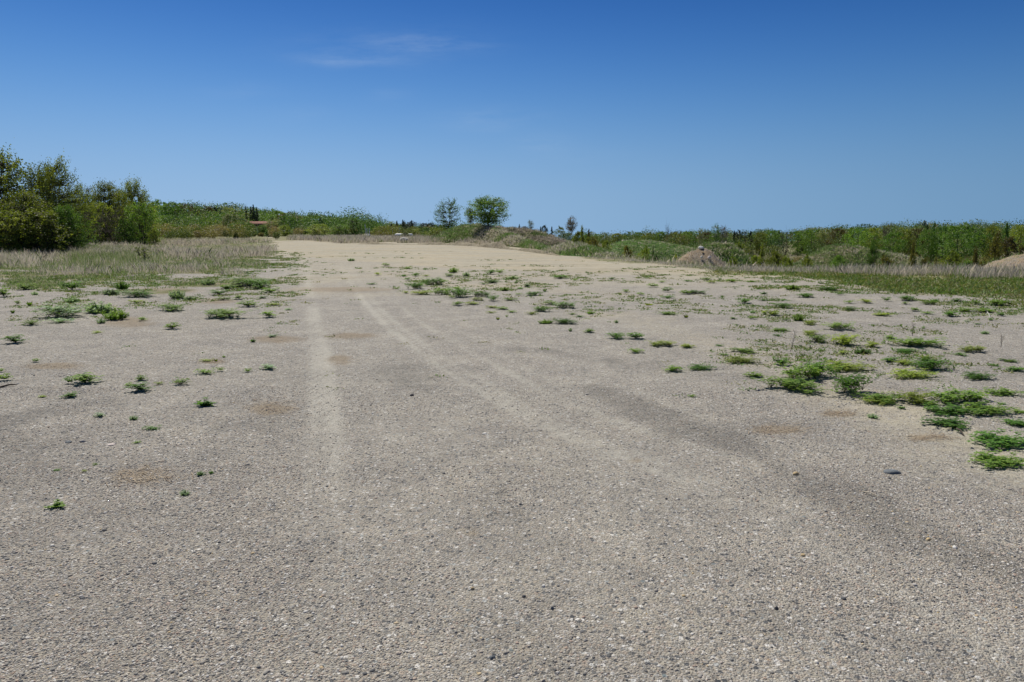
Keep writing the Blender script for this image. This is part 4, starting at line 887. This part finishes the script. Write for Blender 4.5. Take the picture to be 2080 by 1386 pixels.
# wood beyond the meadow
for a in ((326, 190, 406, 50, 'far', 'mid', 'tall round green tree at the high end of the far wood'), (352, 195, 410, 46, 'far', 'mid', 'second round tree of the far wood next to the highest one'), (372, 200, 415, 44, 'far', 'bronze', 'brownish tree on the skyline of the far wood'),
          (398, 205, 420, 40, 'far', 'mid', 'dark green skyline tree between brownish crowns'), (420, 205, 421, 36, 'far', 'bronze', 'bronze budding tree beside a dark skyline tree'), (437, 210, 419, 30, 'far', 'pine', 'dark blue green crown poking above the far wood'),
          (462, 200, 420, 36, 'far', 'grey', 'grey green round crown before the dark spruces'), (478, 205, 427, 34, 'conifer', 'pine', 'small dark spruce next to the tall spruces'),
          (345, 150, 438, 60, 'far', 'bright', 'fresh green tree at the meadow end of the far wood'), (392, 150, 440, 60, 'far', 'mid', 'mid green tree in the front rank of the far wood'), (425, 145, 446, 50, 'shrub', 'yellow', 'yellowish shrub at the front of the far wood'),
          (468, 140, 435, 62, 'willow', 'grey', 'wide grey green willow in front of the spruces'), (440, 125, 455, 40, 'shrub', 'olive', 'dark round bush at the edge of the dry grass'), (330, 120, 452, 40, 'shrub', 'yellow', 'yellow green bush behind the bright willow'),
          (365, 115, 456, 44, 'shrub', 'bright', 'fresh green bush at the back of the dry meadow'), (486, 120, 450, 44, 'shrub', 'mid', 'green bush below the tall spruces'), (507, 128, 450, 20, 'shrub', 'bright', 'bushy young tree beside the red roof'),
          (499, 165, 418, 12, 'conifer', 'pine', 'narrow dark spruce standing apart beside the spruce group'), (509, 170, 419, 16, 'conifer', 'pine', 'dark spruce at the near side of the spruce group'), (514, 168, 415, 18, 'conifer', 'pine', 'tallest dark spruce of the group over the red roof'), (521, 172, 420, 16, 'conifer', 'pine', 'slender dark spruce at the far side of the group'),
          (555, 140, 446, 42, 'willow', 'grey', 'drooping pale willow beside the red roof'), (560, 200, 428, 50, 'far', 'bright', 'light green tree behind the drooping willow'), (586, 165, 431, 52, 'far', 'bronze', 'dark red brown tree over the parked cars'), (532, 137, 457.5, 27, 'scrub', 'mid', 'green bush hiding the wall of the house'), (578, 128, 457, 26, 'shrub', 'yellow', 'small yellowish tree before the parked cars'),
          (612, 190, 438, 40, 'far', 'bright', 'light green tree behind the red brown tree'), (545, 118, 466, 20, 'shrub', 'mid', 'dark little bush at the side of the gravel track'), (612, 160, 455, 30, 'bare', 'twig', 'grey bare shrub beside the parked white car'),
          (648, 105, 455, 62, 'willow', 'yellow', 'wide yellow green willow bush beyond the track'), (690, 108, 456, 50, 'willow', 'bright', 'fresh green willow bush next to the wide one'), (720, 110, 445, 46, 'willow', 'mid', 'dark green willow bush beside the white gate frame'),
          (650, 210, 438, 60, 'far', 'mid', 'green tree behind the wide willow bush'), (700, 220, 442, 50, 'far', 'mid', 'green tree behind the fresh willow bush'), (738, 230, 443, 18, 'conifer', 'pine', 'dark spruce tip over the white gate frame'), (758, 230, 449, 20, 'far', 'mid', 'small green crown beyond the gate frame'),
          (772, 130, 458, 40, 'shrub', 'olive', 'olive bush beside the white gate frame'), (795, 160, 455, 22, 'conifer', 'pine', 'small dark spruce behind the tan shrub'), (790, 140, 461, 18, 'shrub', 'golden', 'tan orange shrub near the white tank'),
          (806, 230, 448, 14, 'conifer', 'pine', 'dark spruce at the end of the distant spruce row'), (818, 230, 446, 14, 'conifer', 'pine', 'pointed dark spruce in the distant spruce row'), (832, 235, 449, 30, 'far', 'pine', 'dark broad crown in the distant spruce row'), (836, 230, 447, 14, 'conifer', 'pine', 'distant dark spruce beside the broad dark crown'),
          (862, 240, 453, 22, 'far', 'pine', 'distant dark crown near the thin leafed tree'), (876, 240, 453, 16, 'far', 'pine', 'distant blue green crown behind the bushes'), (850, 118, 465, 42, 'willow', 'yellow', 'yellowish rounded bush near the grey boulder'), (845, 108, 474, 34, 'bare', 'twig', 'brown grey brush beside the white tank'),
          (890, 92, 462, 44, 'shrub', 'yellow', 'yellow green bush at the foot of the tree mound'), (872, 98, 462, 32, 'shrub', 'mid', 'green bush behind the yellow green one'), (823, 94, 472, 20, 'scrub', 'grey', 'grey green bush in front of the white tank')):
    T(*a)
# trees on the mounds
T(908, 88, 404, 54, 'sparse', 'mid', 'thin leafed tree beside the tree mound, sky showing through', base=485)
T(992, M1[45, 1] + .6, 402, 86, 'round', 'bright', 'dense round green tree standing on the earth mound', base=464)
T(956, M1[45, 1] + 1.2, 421, 22, 'sparse', 'grey', 'pale thin sapling beside the dense round tree', base=460)
T(1078, 82, 447, 13, 'sparse', 'grey', 'pale upright sapling on the weedy ridge', base=470)
T(1067, 82, 459, 16, 'shrub', 'bronze', 'rusty brown bush on the weedy ridge', base=470)
T(1055, 110, 455, 10, 'conifer', 'pine', 'tiny dark spruce behind the rusty bush', base=475)
T(1046, 82, 462, 14, 'bare', 'twig', 'bare twiggy bush on the crest beside the rusty one', base=469)
for a in ((1098, 150, 460, 12, 'conifer', 'pine', 'small dark spruce behind the weedy ridge'), (1107, 150, 458, 14, 'far', 'pine', 'small bushy dark tree behind the weedy ridge'), (1121, 145, 460, 16, 'conifer', 'pine', 'little spruce between the dark bushy trees'), (1138, 140, 461, 18, 'far', 'olive', 'olive tree beside the pale trunked tree'),
          (1183, 90, 458, 24, 'cone', 'olive', 'dark olive conical tree next to the pale trunked tree'), (1172, 92, 470, 26, 'shrub', 'olive', 'olive bush under the pale trunked tree'), (1196, 94, 465, 18, 'cone', 'bronze', 'bronze conical tree behind the olive bush'), (1206, 58, 483, 28, 'shrub', 'golden', 'golden olive bush at the brink of the pit'),
          (1230, 90, 488, 22, 'shrub', 'yellow', 'yellow green bush behind the golden olive one'), (1196, 80, 478, 24, 'shrub', 'olive', 'dense olive bush between the hump and the conical trees'), (1190, 180, 474, 22, 'far', 'mid', 'mid green tree filling the low skyline'), (1212, 190, 475, 22, 'far', 'mid', 'small green tree at the lowest skyline'), (1229, 185, 474, 12, 'far', 'bronze', 'brown slender tree at the lowest skyline'),
          (1258, 190, 474, 34, 'far', 'olive', 'olive tree where the skyline starts to rise again'), (1290, 200, 471, 36, 'far', 'mid', 'rounded tree behind the long green mound'), (1318, 195, 473, 30, 'far', 'olive', 'dark olive tree behind the crest of the green mound'), (1345, 200, 470, 34, 'far', 'mid', 'green tree behind the bare skyline tree'),
          (1372, 195, 471, 30, 'far', 'olive', 'olive tree past the bare skyline tree'), (1400, 200, 470, 32, 'far', 'mid', 'green tree before the pale dead trunk'), (1432, 195, 472, 30, 'far', 'bronze', 'bronze tree behind the white rock pile')):
    T(*a)
T(1160, 98, 441, 26, 'birch', 'twig', 'pale trunked budding tree rising over the weedy ridge', base=490, bark=WBARK)
T(1357, 190, 457, 16, 'bare', 'twig', 'leafless tree sticking out of the skyline')
T(1424, 150, 467, 12, 'birch', 'grey', 'thin pale dead trunk behind the gravel pile', bark=WBARK)
T(1455, 140, 458, 26, 'birch', 'mid', 'tall birch pair with white trunks behind the gravel pile', bark=WBARK)
T(1470, 145, 462, 18, 'birch', 'twig', 'slender bare birch beside the birch pair', bark=WBARK)
for a in ((1492, 170, 468, 18, 'conifer', 'pine', 'dark spruce past the birch pair'), (1505, 170, 467, 26, 'far', 'pine', 'dark pine crown past the birch pair'), (1525, 175, 469, 24, 'conifer', 'pine', 'short dark spruce between grey trees'), (1545, 180, 471, 34, 'far', 'olive', 'olive tree before the dark round skyline tree'),
          (1570, 185, 468, 34, 'far', 'mid', 'dark round skyline tree over the pit'), (1598, 180, 471, 32, 'bare', 'twig', 'grey bare tree behind the pit scrub'), (1622, 180, 470, 32, 'far', 'mid', 'mid green tree next to the grey bare tree'), (1650, 175, 466, 34, 'far', 'bright', 'fresh green tree behind the weedy pit mound'), (1676, 172, 463, 30, 'far', 'grey', 'grey green tree behind the mound crest'),
          (1702, 165, 463, 36, 'far', 'bronze', 'bronze brown tree behind the mound crest'), (1730, 165, 460, 14, 'conifer', 'pine', 'single dark spruce tip over the mound'), (1745, 150, 463, 44, 'far', 'bright', 'bright green broad tree behind the dark pit mound'), (1775, 160, 462, 36, 'far', 'yellow', 'yellow green tree next to the bright broad one'), (1806, 160, 457, 36, 'bare', 'twig', 'pale bare twiggy crown on the skyline'),
          (1815, 140, 472, 40, 'far', 'mid', 'dark green tree below the pale twiggy crown'), (1838, 160, 462, 34, 'far', 'olive', 'olive tree beside the pale twiggy crown'), (1866, 160, 463, 34, 'far', 'bronze', 'brown tree before the pointed spruce'), (1899, 155, 451, 22, 'conifer', 'mid', 'pointed green spruce above the skyline'), (1890, 150, 465, 36, 'far', 'mid', 'green tree at the foot of the pointed spruce'),
          (1920, 150, 459, 40, 'far', 'mid', 'dark green tree past the pointed spruce'), (1950, 140, 457, 52, 'far', 'mid', 'massive dark green tree in the far pit wood'), (1983, 145, 459, 40, 'far', 'mid', 'dark tree joined to the massive green one'), (2016, 150, 459, 36, 'far', 'olive', 'olive tree before the blue green spruce'), (2046, 140, 452, 30, 'conifer', 'mid', 'broad blue green spruce over the golden bushes'), (2078, 150, 457, 40, 'far', 'yellow', 'yellow green tree at the end of the skyline'),
          (2120, 150, 455, 60, 'far', 'mid', 'green tree past the end of the skyline, outside the photo'),
          (1857, 62, 490, 32, 'cone', 'golden', 'golden conical bush standing alone before the pit wood'), (2028, 56, 468, 64, 'cone', 'golden', 'big golden brown bush above the dirt mound'), (1984, 52, 502, 44, 'cone', 'golden', 'golden bush beside the big golden brown one'), (2060, 58, 480, 60, 'shrub', 'bronze', 'bronze bush behind the crest of the dirt mound'),
          (1935, 58, 510, 50, 'shrub', 'yellow', 'yellowish bush in the scrub behind the dry grass'), (1902, 50, 522, 24, 'cone', 'golden', 'small golden bush between the conical and the big one'), (1880, 52, 523, 26, 'shrub', 'golden', 'low golden scrub beside the conical bush'), (1800, 60, 515, 40, 'shrub', 'golden', 'golden scrub on the flank of the pit mound'), (1776, 66, 478, 22, 'birch', 'mid', 'slim pale trunked sapling at the side of the pit mound'),
          (1700, 66, 518, 36, 'shrub', 'bright', 'fresh green bush growing on the pit mound'), (1640, 72, 520, 26, 'shrub', 'olive', 'dark bush at the foot of the pit mound'), (1505, 66, 493, 26, 'shrub', 'yellow', 'yellow green bush beside the green mound'), (1548, 76, 496, 34, 'cone', 'olive', 'olive conical bush in the middle of the pit scrub'), (1575, 80, 505, 30, 'shrub', 'olive', 'olive bush behind the pit scrub'), (1530, 60, 518, 36, 'shrub', 'yellow', 'low yellowish scrub in the pit'),
          (1490, 54, 522, 32, 'shrub', 'yellow', 'low yellowish scrub at the end of the gravel pile'), (1600, 64, 520, 34, 'shrub', 'yellow', 'yellowish scrub before the bare clearing'), (1372, 48, 515, 18, 'shrub', 'yellow', 'small bright shrub at the near end of the gravel pile'), (1275, 68, 498, 22, 'shrub', 'golden', 'golden scrub before the long green mound'), (1310, 66, 502, 26, 'shrub', 'yellow', 'yellow scrub before the crest of the long green mound'), (1327, 62, 498, 10, 'cone', 'mid', 'tiny green spruce before the long green mound'),
          (1965, 46, 528, 34, 'shrub', 'bright', 'fresh green scrub at the foot of the golden bush'), (2000, 46, 522, 30, 'shrub', 'golden', 'golden twiggy scrub next to the dirt mound')):
    T(*a)

# ------------------------------------------------------------------ the far wood behind, too dense to count
def woods(name, rows_, seed, stops):
    g = np.random.default_rng(seed); Vs = []; Fs = []; Ts = []; k = 0
    for (c0, c1, y0, y1, n, h0, h1) in rows_:
        for _ in range(n):
            y = math.sqrt(g.uniform(y0 ** 2, y1 ** 2)); c = g.uniform(c0, c1); x = (c - 1040) / 1406 * y; h = g.uniform(h0, h1) * (float(np.interp(c, [1000, 1120, 1230, 1300, 1450, 1650, 1800], [1, .55, .55, .74, .78, .85, 1])) if c0 > 1100 else 1); w = h * g.uniform(.42, .70)
            z = float(terrain(x, y)); m = 820 if y < 300 else 640
            v = rand_dirs(m, g) * (g.uniform(.15, 1, m) ** .33)[:, None]; con = g.random() < .05
            if con: rr = (1 - (v[:, 2] * .5 + .5)) ** .9; P = np.stack([x + v[:, 0] * w * .8 * rr, y + v[:, 1] * w * .8 * rr, z + h * (.53 + .5 * v[:, 2])], 1)
            else:
                lob = rand_dirs(7, g); kk = 1 + .32 * (np.clip(v @ lob.T, 0, 1) ** 6).sum(1) - .12
                P = np.stack([x + v[:, 0] * w * kk, y + v[:, 1] * w * kk, z + h * (.54 + .46 * v[:, 2] * kk)], 1)
            V, Fq = leaf_quads(P, np.full(m, .022 * h + .0009 * y), g, .4, .7)
            Vs.append(V); Fs.append(Fq + k); k += len(V); t = g.uniform(.1, .9); Ts.append(np.clip((0.02 if con else t) + g.normal(0, .13, m), 0, 1))
    me = make_mesh(name, np.concatenate(Vs), [np.concatenate(Fs)], foliage(name + ' leaves', stops, .27), {'tint': ('FACE', 'FLOAT', np.concatenate(Ts))})
    kind(link(name, me), 'stuff')
woods('woods', [(-500, 560, 215, 360, 230, 5.5, 10), (540, 1010, 240, 420, 190, 4, 7.8), (300, 500, 130, 200, 34, 3.5, 6), (560, 760, 130, 200, 28, 3.5, 6)], 21,
      [(0, (0.020, 0.047, 0.020)), (.2, (0.047, 0.100, 0.026)), (.5, (0.100, 0.188, 0.040)), (.75, (0.148, 0.238, 0.055)), (.9, (0.169, 0.148, 0.069)), (1, (0.259, 0.297, 0.100))])
woods('woods', [(1150, 2700, 215, 380, 420, 5, 9.4), (1180, 2500, 150, 215, 150, 4, 7.4)], 22,
      [(0, (0.020, 0.047, 0.020)), (.2, (0.047, 0.100, 0.026)), (.5, (0.104, 0.169, 0.040)), (.72, (0.169, 0.209, 0.059)), (.88, (0.169, 0.134, 0.068)), (1, (0.278, 0.278, 0.140))])
# brush on the floor of the pit and at the foot of the wood
woods('undergrowth', [(1180, 2500, 85, 150, 260, 1.0, 2.6), (1460, 1660, 52, 80, 60, .8, 1.7), (1780, 2080, 44, 62, 70, .6, 1.3), (300, 508, 88, 125, 66, 1.0, 2.4), (550, 562, 88, 125, 4, 1.0, 2.0), (600, 900, 100, 150, 70, .8, 2.0), (515, 545, 118, 128, 4, .6, .8)], 23,
      [(0, (0.046, 0.078, 0.022)), (.3, (0.109, 0.155, 0.034)), (.55, (0.202, 0.217, 0.054)), (.8, (0.232, 0.186, 0.093)), (1, (0.341, 0.295, 0.186))])

# ------------------------------------------------------------------ things by the road
BRICK = plain('red brick', (.20, .06, .04), (.30, .10, .065), 3, .85); ROOF = plain('rusty red roof', (.17, .06, .04), (.24, .09, .06), 2, .8)
GLASS = plain('dark glass', (.02, .025, .03), (.04, .05, .06), 2, .1, 0, .6); BLACK = plain('black rubber', (.015, .015, .016), (.03, .03, .03), 10, .8); SILVER = plain('silver car paint', (.45, .46, .48), (.5, .51, .53), 2, .3, 0, .6); CHROME = plain('grey metal', (.3, .3, .31), (.45, .45, .46), 5, .4)
p = at_depth(530, 466, 150); gz = float(terrain(p[0], p[1])); ztop = at_depth(530, 450, 150)[2] - gz; h = thing('house', 'red roofed brick house almost hidden behind the drooping willow', 'house', (p[0], p[1], gz))
def part(name, par, mat, *boxes):
    m = MB()
    for b in boxes: m.box(*b)
    return link(name, m.mesh(name, mat), par)
ev = ztop - 1.0
part('wall', h, BRICK, (-2.6, 2.6, -3, 3, -.3, ev))
m = MB(); V = np.array([(-2.9, -3.5, ev - .05), (2.9, -3.5, ev - .05), (2.9, 3.5, ev - .05), (-2.9, 3.5, ev - .05), (-2.9, 0, ztop), (2.9, 0, ztop)], float)
m.add(V, np.array([[0, 1, 5, 4], [2, 3, 4, 5], [3, 2, 1, 0]])); m.add(V, np.array([[0, 4, 3], [1, 2, 5]])); link('roof', m.mesh('roof', ROOF), h)
for xx in (-2.0, 1.0): part('window', h, GLASS, (xx, xx + 1.2, -3.03, -2.98, 1.0, min(2.1, ev - .2)))
part('door', h, WHITE, (-.4, .5, -3.03, -2.98, 0, 2.0))

def car(px, Y, paint, rz, label):
    p = at_depth(px, 470, Y); c = thing('parked_car', label, 'car', (p[0], p[1], float(terrain(p[0], p[1]))), 'cars parked by the house', rz)
    m = MB(); pr = [(-2.1, .35), (-2.15, .75), (-1.95, .92), (-1.2, .98), (-.75, 1.42), (.75, 1.45), (1.25, 1.02), (2.0, .9), (2.12, .6), (2.1, .35)]
    n = len(pr); V = np.array([(x, s * (.86 if z < 1.1 else .70), z) for s in (-1, 1) for x, z in pr]); m.add(V, np.array([[i, (i + 1) % n, n + (i + 1) % n, n + i] for i in range(n)])); m.add(V[:n], np.arange(n)[None]); m.add(V[n:], np.arange(n)[::-1][None])
    link('body', m.mesh('body', paint), c)
    m = MB(); V = np.array([(-1.05, -.80, 1.0), (1.1, -.80, 1.0), (.72, -.715, 1.37), (-.70, -.715, 1.37)]); V[:, 1] -= .01; m.add(V, np.array([[0, 1, 2, 3]])); V2 = V * [1, -1, 1]; m.add(V2, np.array([[3, 2, 1, 0]])); link('side_window', m.mesh('side_window', GLASS), c)
    m = MB(); m.add(np.array([(.80, -.64, 1.41), (1.27, -.70, 1.05), (1.27, .70, 1.05), (.80, .64, 1.41)]) + [.02, 0, .02], np.array([[0, 1, 2, 3]])); link('windscreen', m.mesh('windscreen', GLASS), c)
    for sx in (-1.3, 1.35):
        for sy in (-.86, .86):
            m = MB(); m.add(*tube(np.array([(sx, sy - .1, .33), (sx, sy - .099, .33), (sx, sy + .099, .33), (sx, sy + .1, .33)]), [.01, .33, .33, .01], 16)); link('wheel', m.mesh('wheel', BLACK), c)
car(597, 158, WHITE, R(205), 'white car parked in shade below the red brown tree')
car(569, 160, SILVER, R(170), 'pale grey car parked behind the small yellowish tree')

p = at_depth(748, 478, 100); gz = float(terrain(p[0], p[1])); k_ = 100 / F
gt_ = thing('gate_frame', 'white metal gate frame with two posts and a crossbar', 'gate', (p[0], p[1], gz)); zt = at_depth(748, 464, 100)[2] - gz
for xx in (-2.4 * k_, 2.4 * k_):
    m = MB(); m.add(*tube(np.array([(xx, 0, -.1), (xx, 0, zt)]), [.06, .06], 8)); link('post', m.mesh('post', WHITE), gt_)
m = MB(); m.add(*tube(np.array([(-5 * k_, -.07, zt * .36), (5 * k_, -.07, zt * .36)]), [.045, .045], 8)); link('crossbar', m.mesh('crossbar', WHITE), gt_)
def pole(px, y0, y1, Y, r, label):
    p = at_depth(px, y0, Y); gz = float(terrain(p[0], p[1])); m = MB(); m.add(*tube(np.array([(0, 0, -.1), (0, 0, (p[2] - gz) * .5), (0, 0, p[2] - gz)]), [r, r, r * .8], 8))
    tag(link('pole', m.mesh('pole', WHITE), None, (p[0], p[1], gz)), label, 'pole')
pole(741.5, 455, 0, 125, .06, 'slim pale pole rising behind the white gate frame')
pole(811, 463, 0, 104, .06, 'slim pale pole standing behind the white tank')
pole(797.5, 468, 0, 108, .07, 'short white post below the tan shrub')
Yt = 100; a0, b0 = at_depth(802, 477.2, Yt), at_depth(839, 478.2, Yt); ctr = (a0 + b0) / 2; gz = float(terrain(ctr[0], ctr[1])); tk = thing('storage_tank', 'long white horizontal tank half hidden by a bush', 'tank', (ctr[0], ctr[1], gz))
hl = (b0[0] - a0[0]) / 2; zc = ctr[2] - gz; xsn = np.array([-hl, -hl + .03, -hl + .12, -hl + .3, hl - .3, hl - .12, hl - .03, hl])
m = MB(); m.add(*tube(np.stack([xsn, 0 * xsn, 0 * xsn + zc], 1), np.array([.01, .11, .17, .2, .2, .17, .11, .01]) * 1.05, 16)); link('vessel', m.mesh('vessel', WHITE, None, True), tk)
for xx in (-hl * .6, hl * .6): part('leg', tk, CHROME, (xx - .08, xx + .08, -.15, .15, -.1, max(zc - .17, .05)))

# ------------------------------------------------------------------ camera, sun, sky
cam = bpy.data.cameras.new('camera'); co = link('camera', cam); co.location = (0, 0, EYE); co.rotation_euler = (math.pi / 2 - TH, 0, 0)
cam.sensor_width = 36; cam.lens = F / 2080 * 36; cam.clip_end = 6000; cam.clip_start = .05; scene.camera = co
EL, AZ = R(58), R(-28)      # azimuth from +Y, negative toward the poplars
sun = bpy.data.lights.new('sun', 'SUN'); sun.energy = 4.7; sun.angle = R(.53); sun.color = (1, .960, .868)
so = link('sun', sun); sd = Vector((math.sin(AZ) * math.cos(EL), math.cos(AZ) * math.cos(EL), math.sin(EL))); so.rotation_euler = sd.to_track_quat('Z', 'Y').to_euler()
w = bpy.data.worlds.new('World'); scene.world = w; w.use_nodes = True; nt = w.node_tree; nt.nodes.clear()
sky = N(nt, 'ShaderNodeTexSky', sky_type='NISHITA'); sky.sun_disc = False; sky.sun_elevation = EL; sky.sun_rotation = AZ
sky.altitude = 0; sky.air_density = 1.0; sky.dust_density = 0; sky.ozone_density = 6
tcw = N(nt, 'ShaderNodeTexCoord').outputs['Generated']; sp_ = N(nt, 'ShaderNodeSeparateXYZ'); L(nt, tcw, sp_.inputs[0])
yy = math_(nt, 'MAXIMUM', sp_.outputs[1], .05); u = math_(nt, 'DIVIDE', sp_.outputs[0], yy); v = math_(nt, 'DIVIDE', sp_.outputs[2], yy)
cb = N(nt, 'ShaderNodeCombineXYZ'); L(nt, math_(nt, 'MULTIPLY_ADD', u, 3.0), cb.inputs[0]); L(nt, math_(nt, 'MULTIPLY', v, 16.0), cb.inputs[1])
wisp = sstep(nt, nz(nt, cb.outputs[0], 2.6, 8, .66), .30, .78); tot = None
for px, py, rx, ry, a in ((700, 122, 85, 12, .7), (850, 88, 80, 14, .55), (780, 95, 170, 34, .38), (940, 96, 60, 8, .25), (1000, 243, 90, 20, .6), (1105, 292, 50, 16, .55), (590, 232, 60, 14, .3), (790, 195, 40, 14, .25), (480, 190, 90, 20, .2), (1200, 320, 90, 14, .2)):
    d = ray(px, py); u0, v0 = d[0] / d[1], d[2] / d[1]
    e = math_(nt, 'ADD', math_(nt, 'POWER', math_(nt, 'MULTIPLY', math_(nt, 'SUBTRACT', u, u0), F / rx), 2), math_(nt, 'POWER', math_(nt, 'MULTIPLY', math_(nt, 'SUBTRACT', v, v0), F / ry), 2))
    t = math_(nt, 'MULTIPLY', math_(nt, 'EXPONENT', math_(nt, 'MULTIPLY', e, -1.0)), a); tot = t if tot is None else math_(nt, 'ADD', tot, t)
lift = math_(nt, 'ADD', math_(nt, 'MULTIPLY', math_(nt, 'POWER', math_(nt, 'MAXIMUM', sp_.outputs[2], 0.0), 2.2), 3.0), .1)
cbz = N(nt, 'ShaderNodeCombineXYZ'); L(nt, sp_.outputs[0], cbz.inputs[0]); L(nt, sp_.outputs[1], cbz.inputs[1]); L(nt, lift, cbz.inputs[2])
nmz = N(nt, 'ShaderNodeVectorMath', operation='NORMALIZE'); L(nt, cbz.outputs[0], nmz.inputs[0]); L(nt, nmz.outputs[0], sky.inputs[0])
srgb = N(nt, 'ShaderNodeSeparateColor'); L(nt, sky.outputs[0], srgb.inputs[0]); crgb = N(nt, 'ShaderNodeCombineColor')
for ch, (a_, p_) in enumerate(((15.234, 2.583), (3.389, 1.845), (2.302, 1.534))):      # a deep polarised spring blue
    L(nt, math_(nt, 'MULTIPLY', math_(nt, 'POWER', math_(nt, 'MULTIPLY', srgb.outputs[ch], .05), p_), a_ / .1), crgb.inputs[ch])
cl = mixc(nt, math_(nt, 'MULTIPLY', math_(nt, 'MULTIPLY', tot, wisp), .34, True), crgb.outputs[0], (4.2, 5.3, 6.9))
bg = N(nt, 'ShaderNodeBackground'); bg.inputs['Strength'].default_value = .1; L(nt, cl, bg.inputs[0]); o = N(nt, 'ShaderNodeOutputWorld'); L(nt, bg.outputs[0], o.inputs[0])
scene.view_settings.view_transform = 'Standard'; scene.view_settings.look = 'None'; scene.view_settings.exposure = 0.12; scene.view_settings.gamma = 1
scene.render.engine = 'CYCLES'; scene.cycles.max_bounces = 6; scene.cycles.transparent_max_bounces = 4
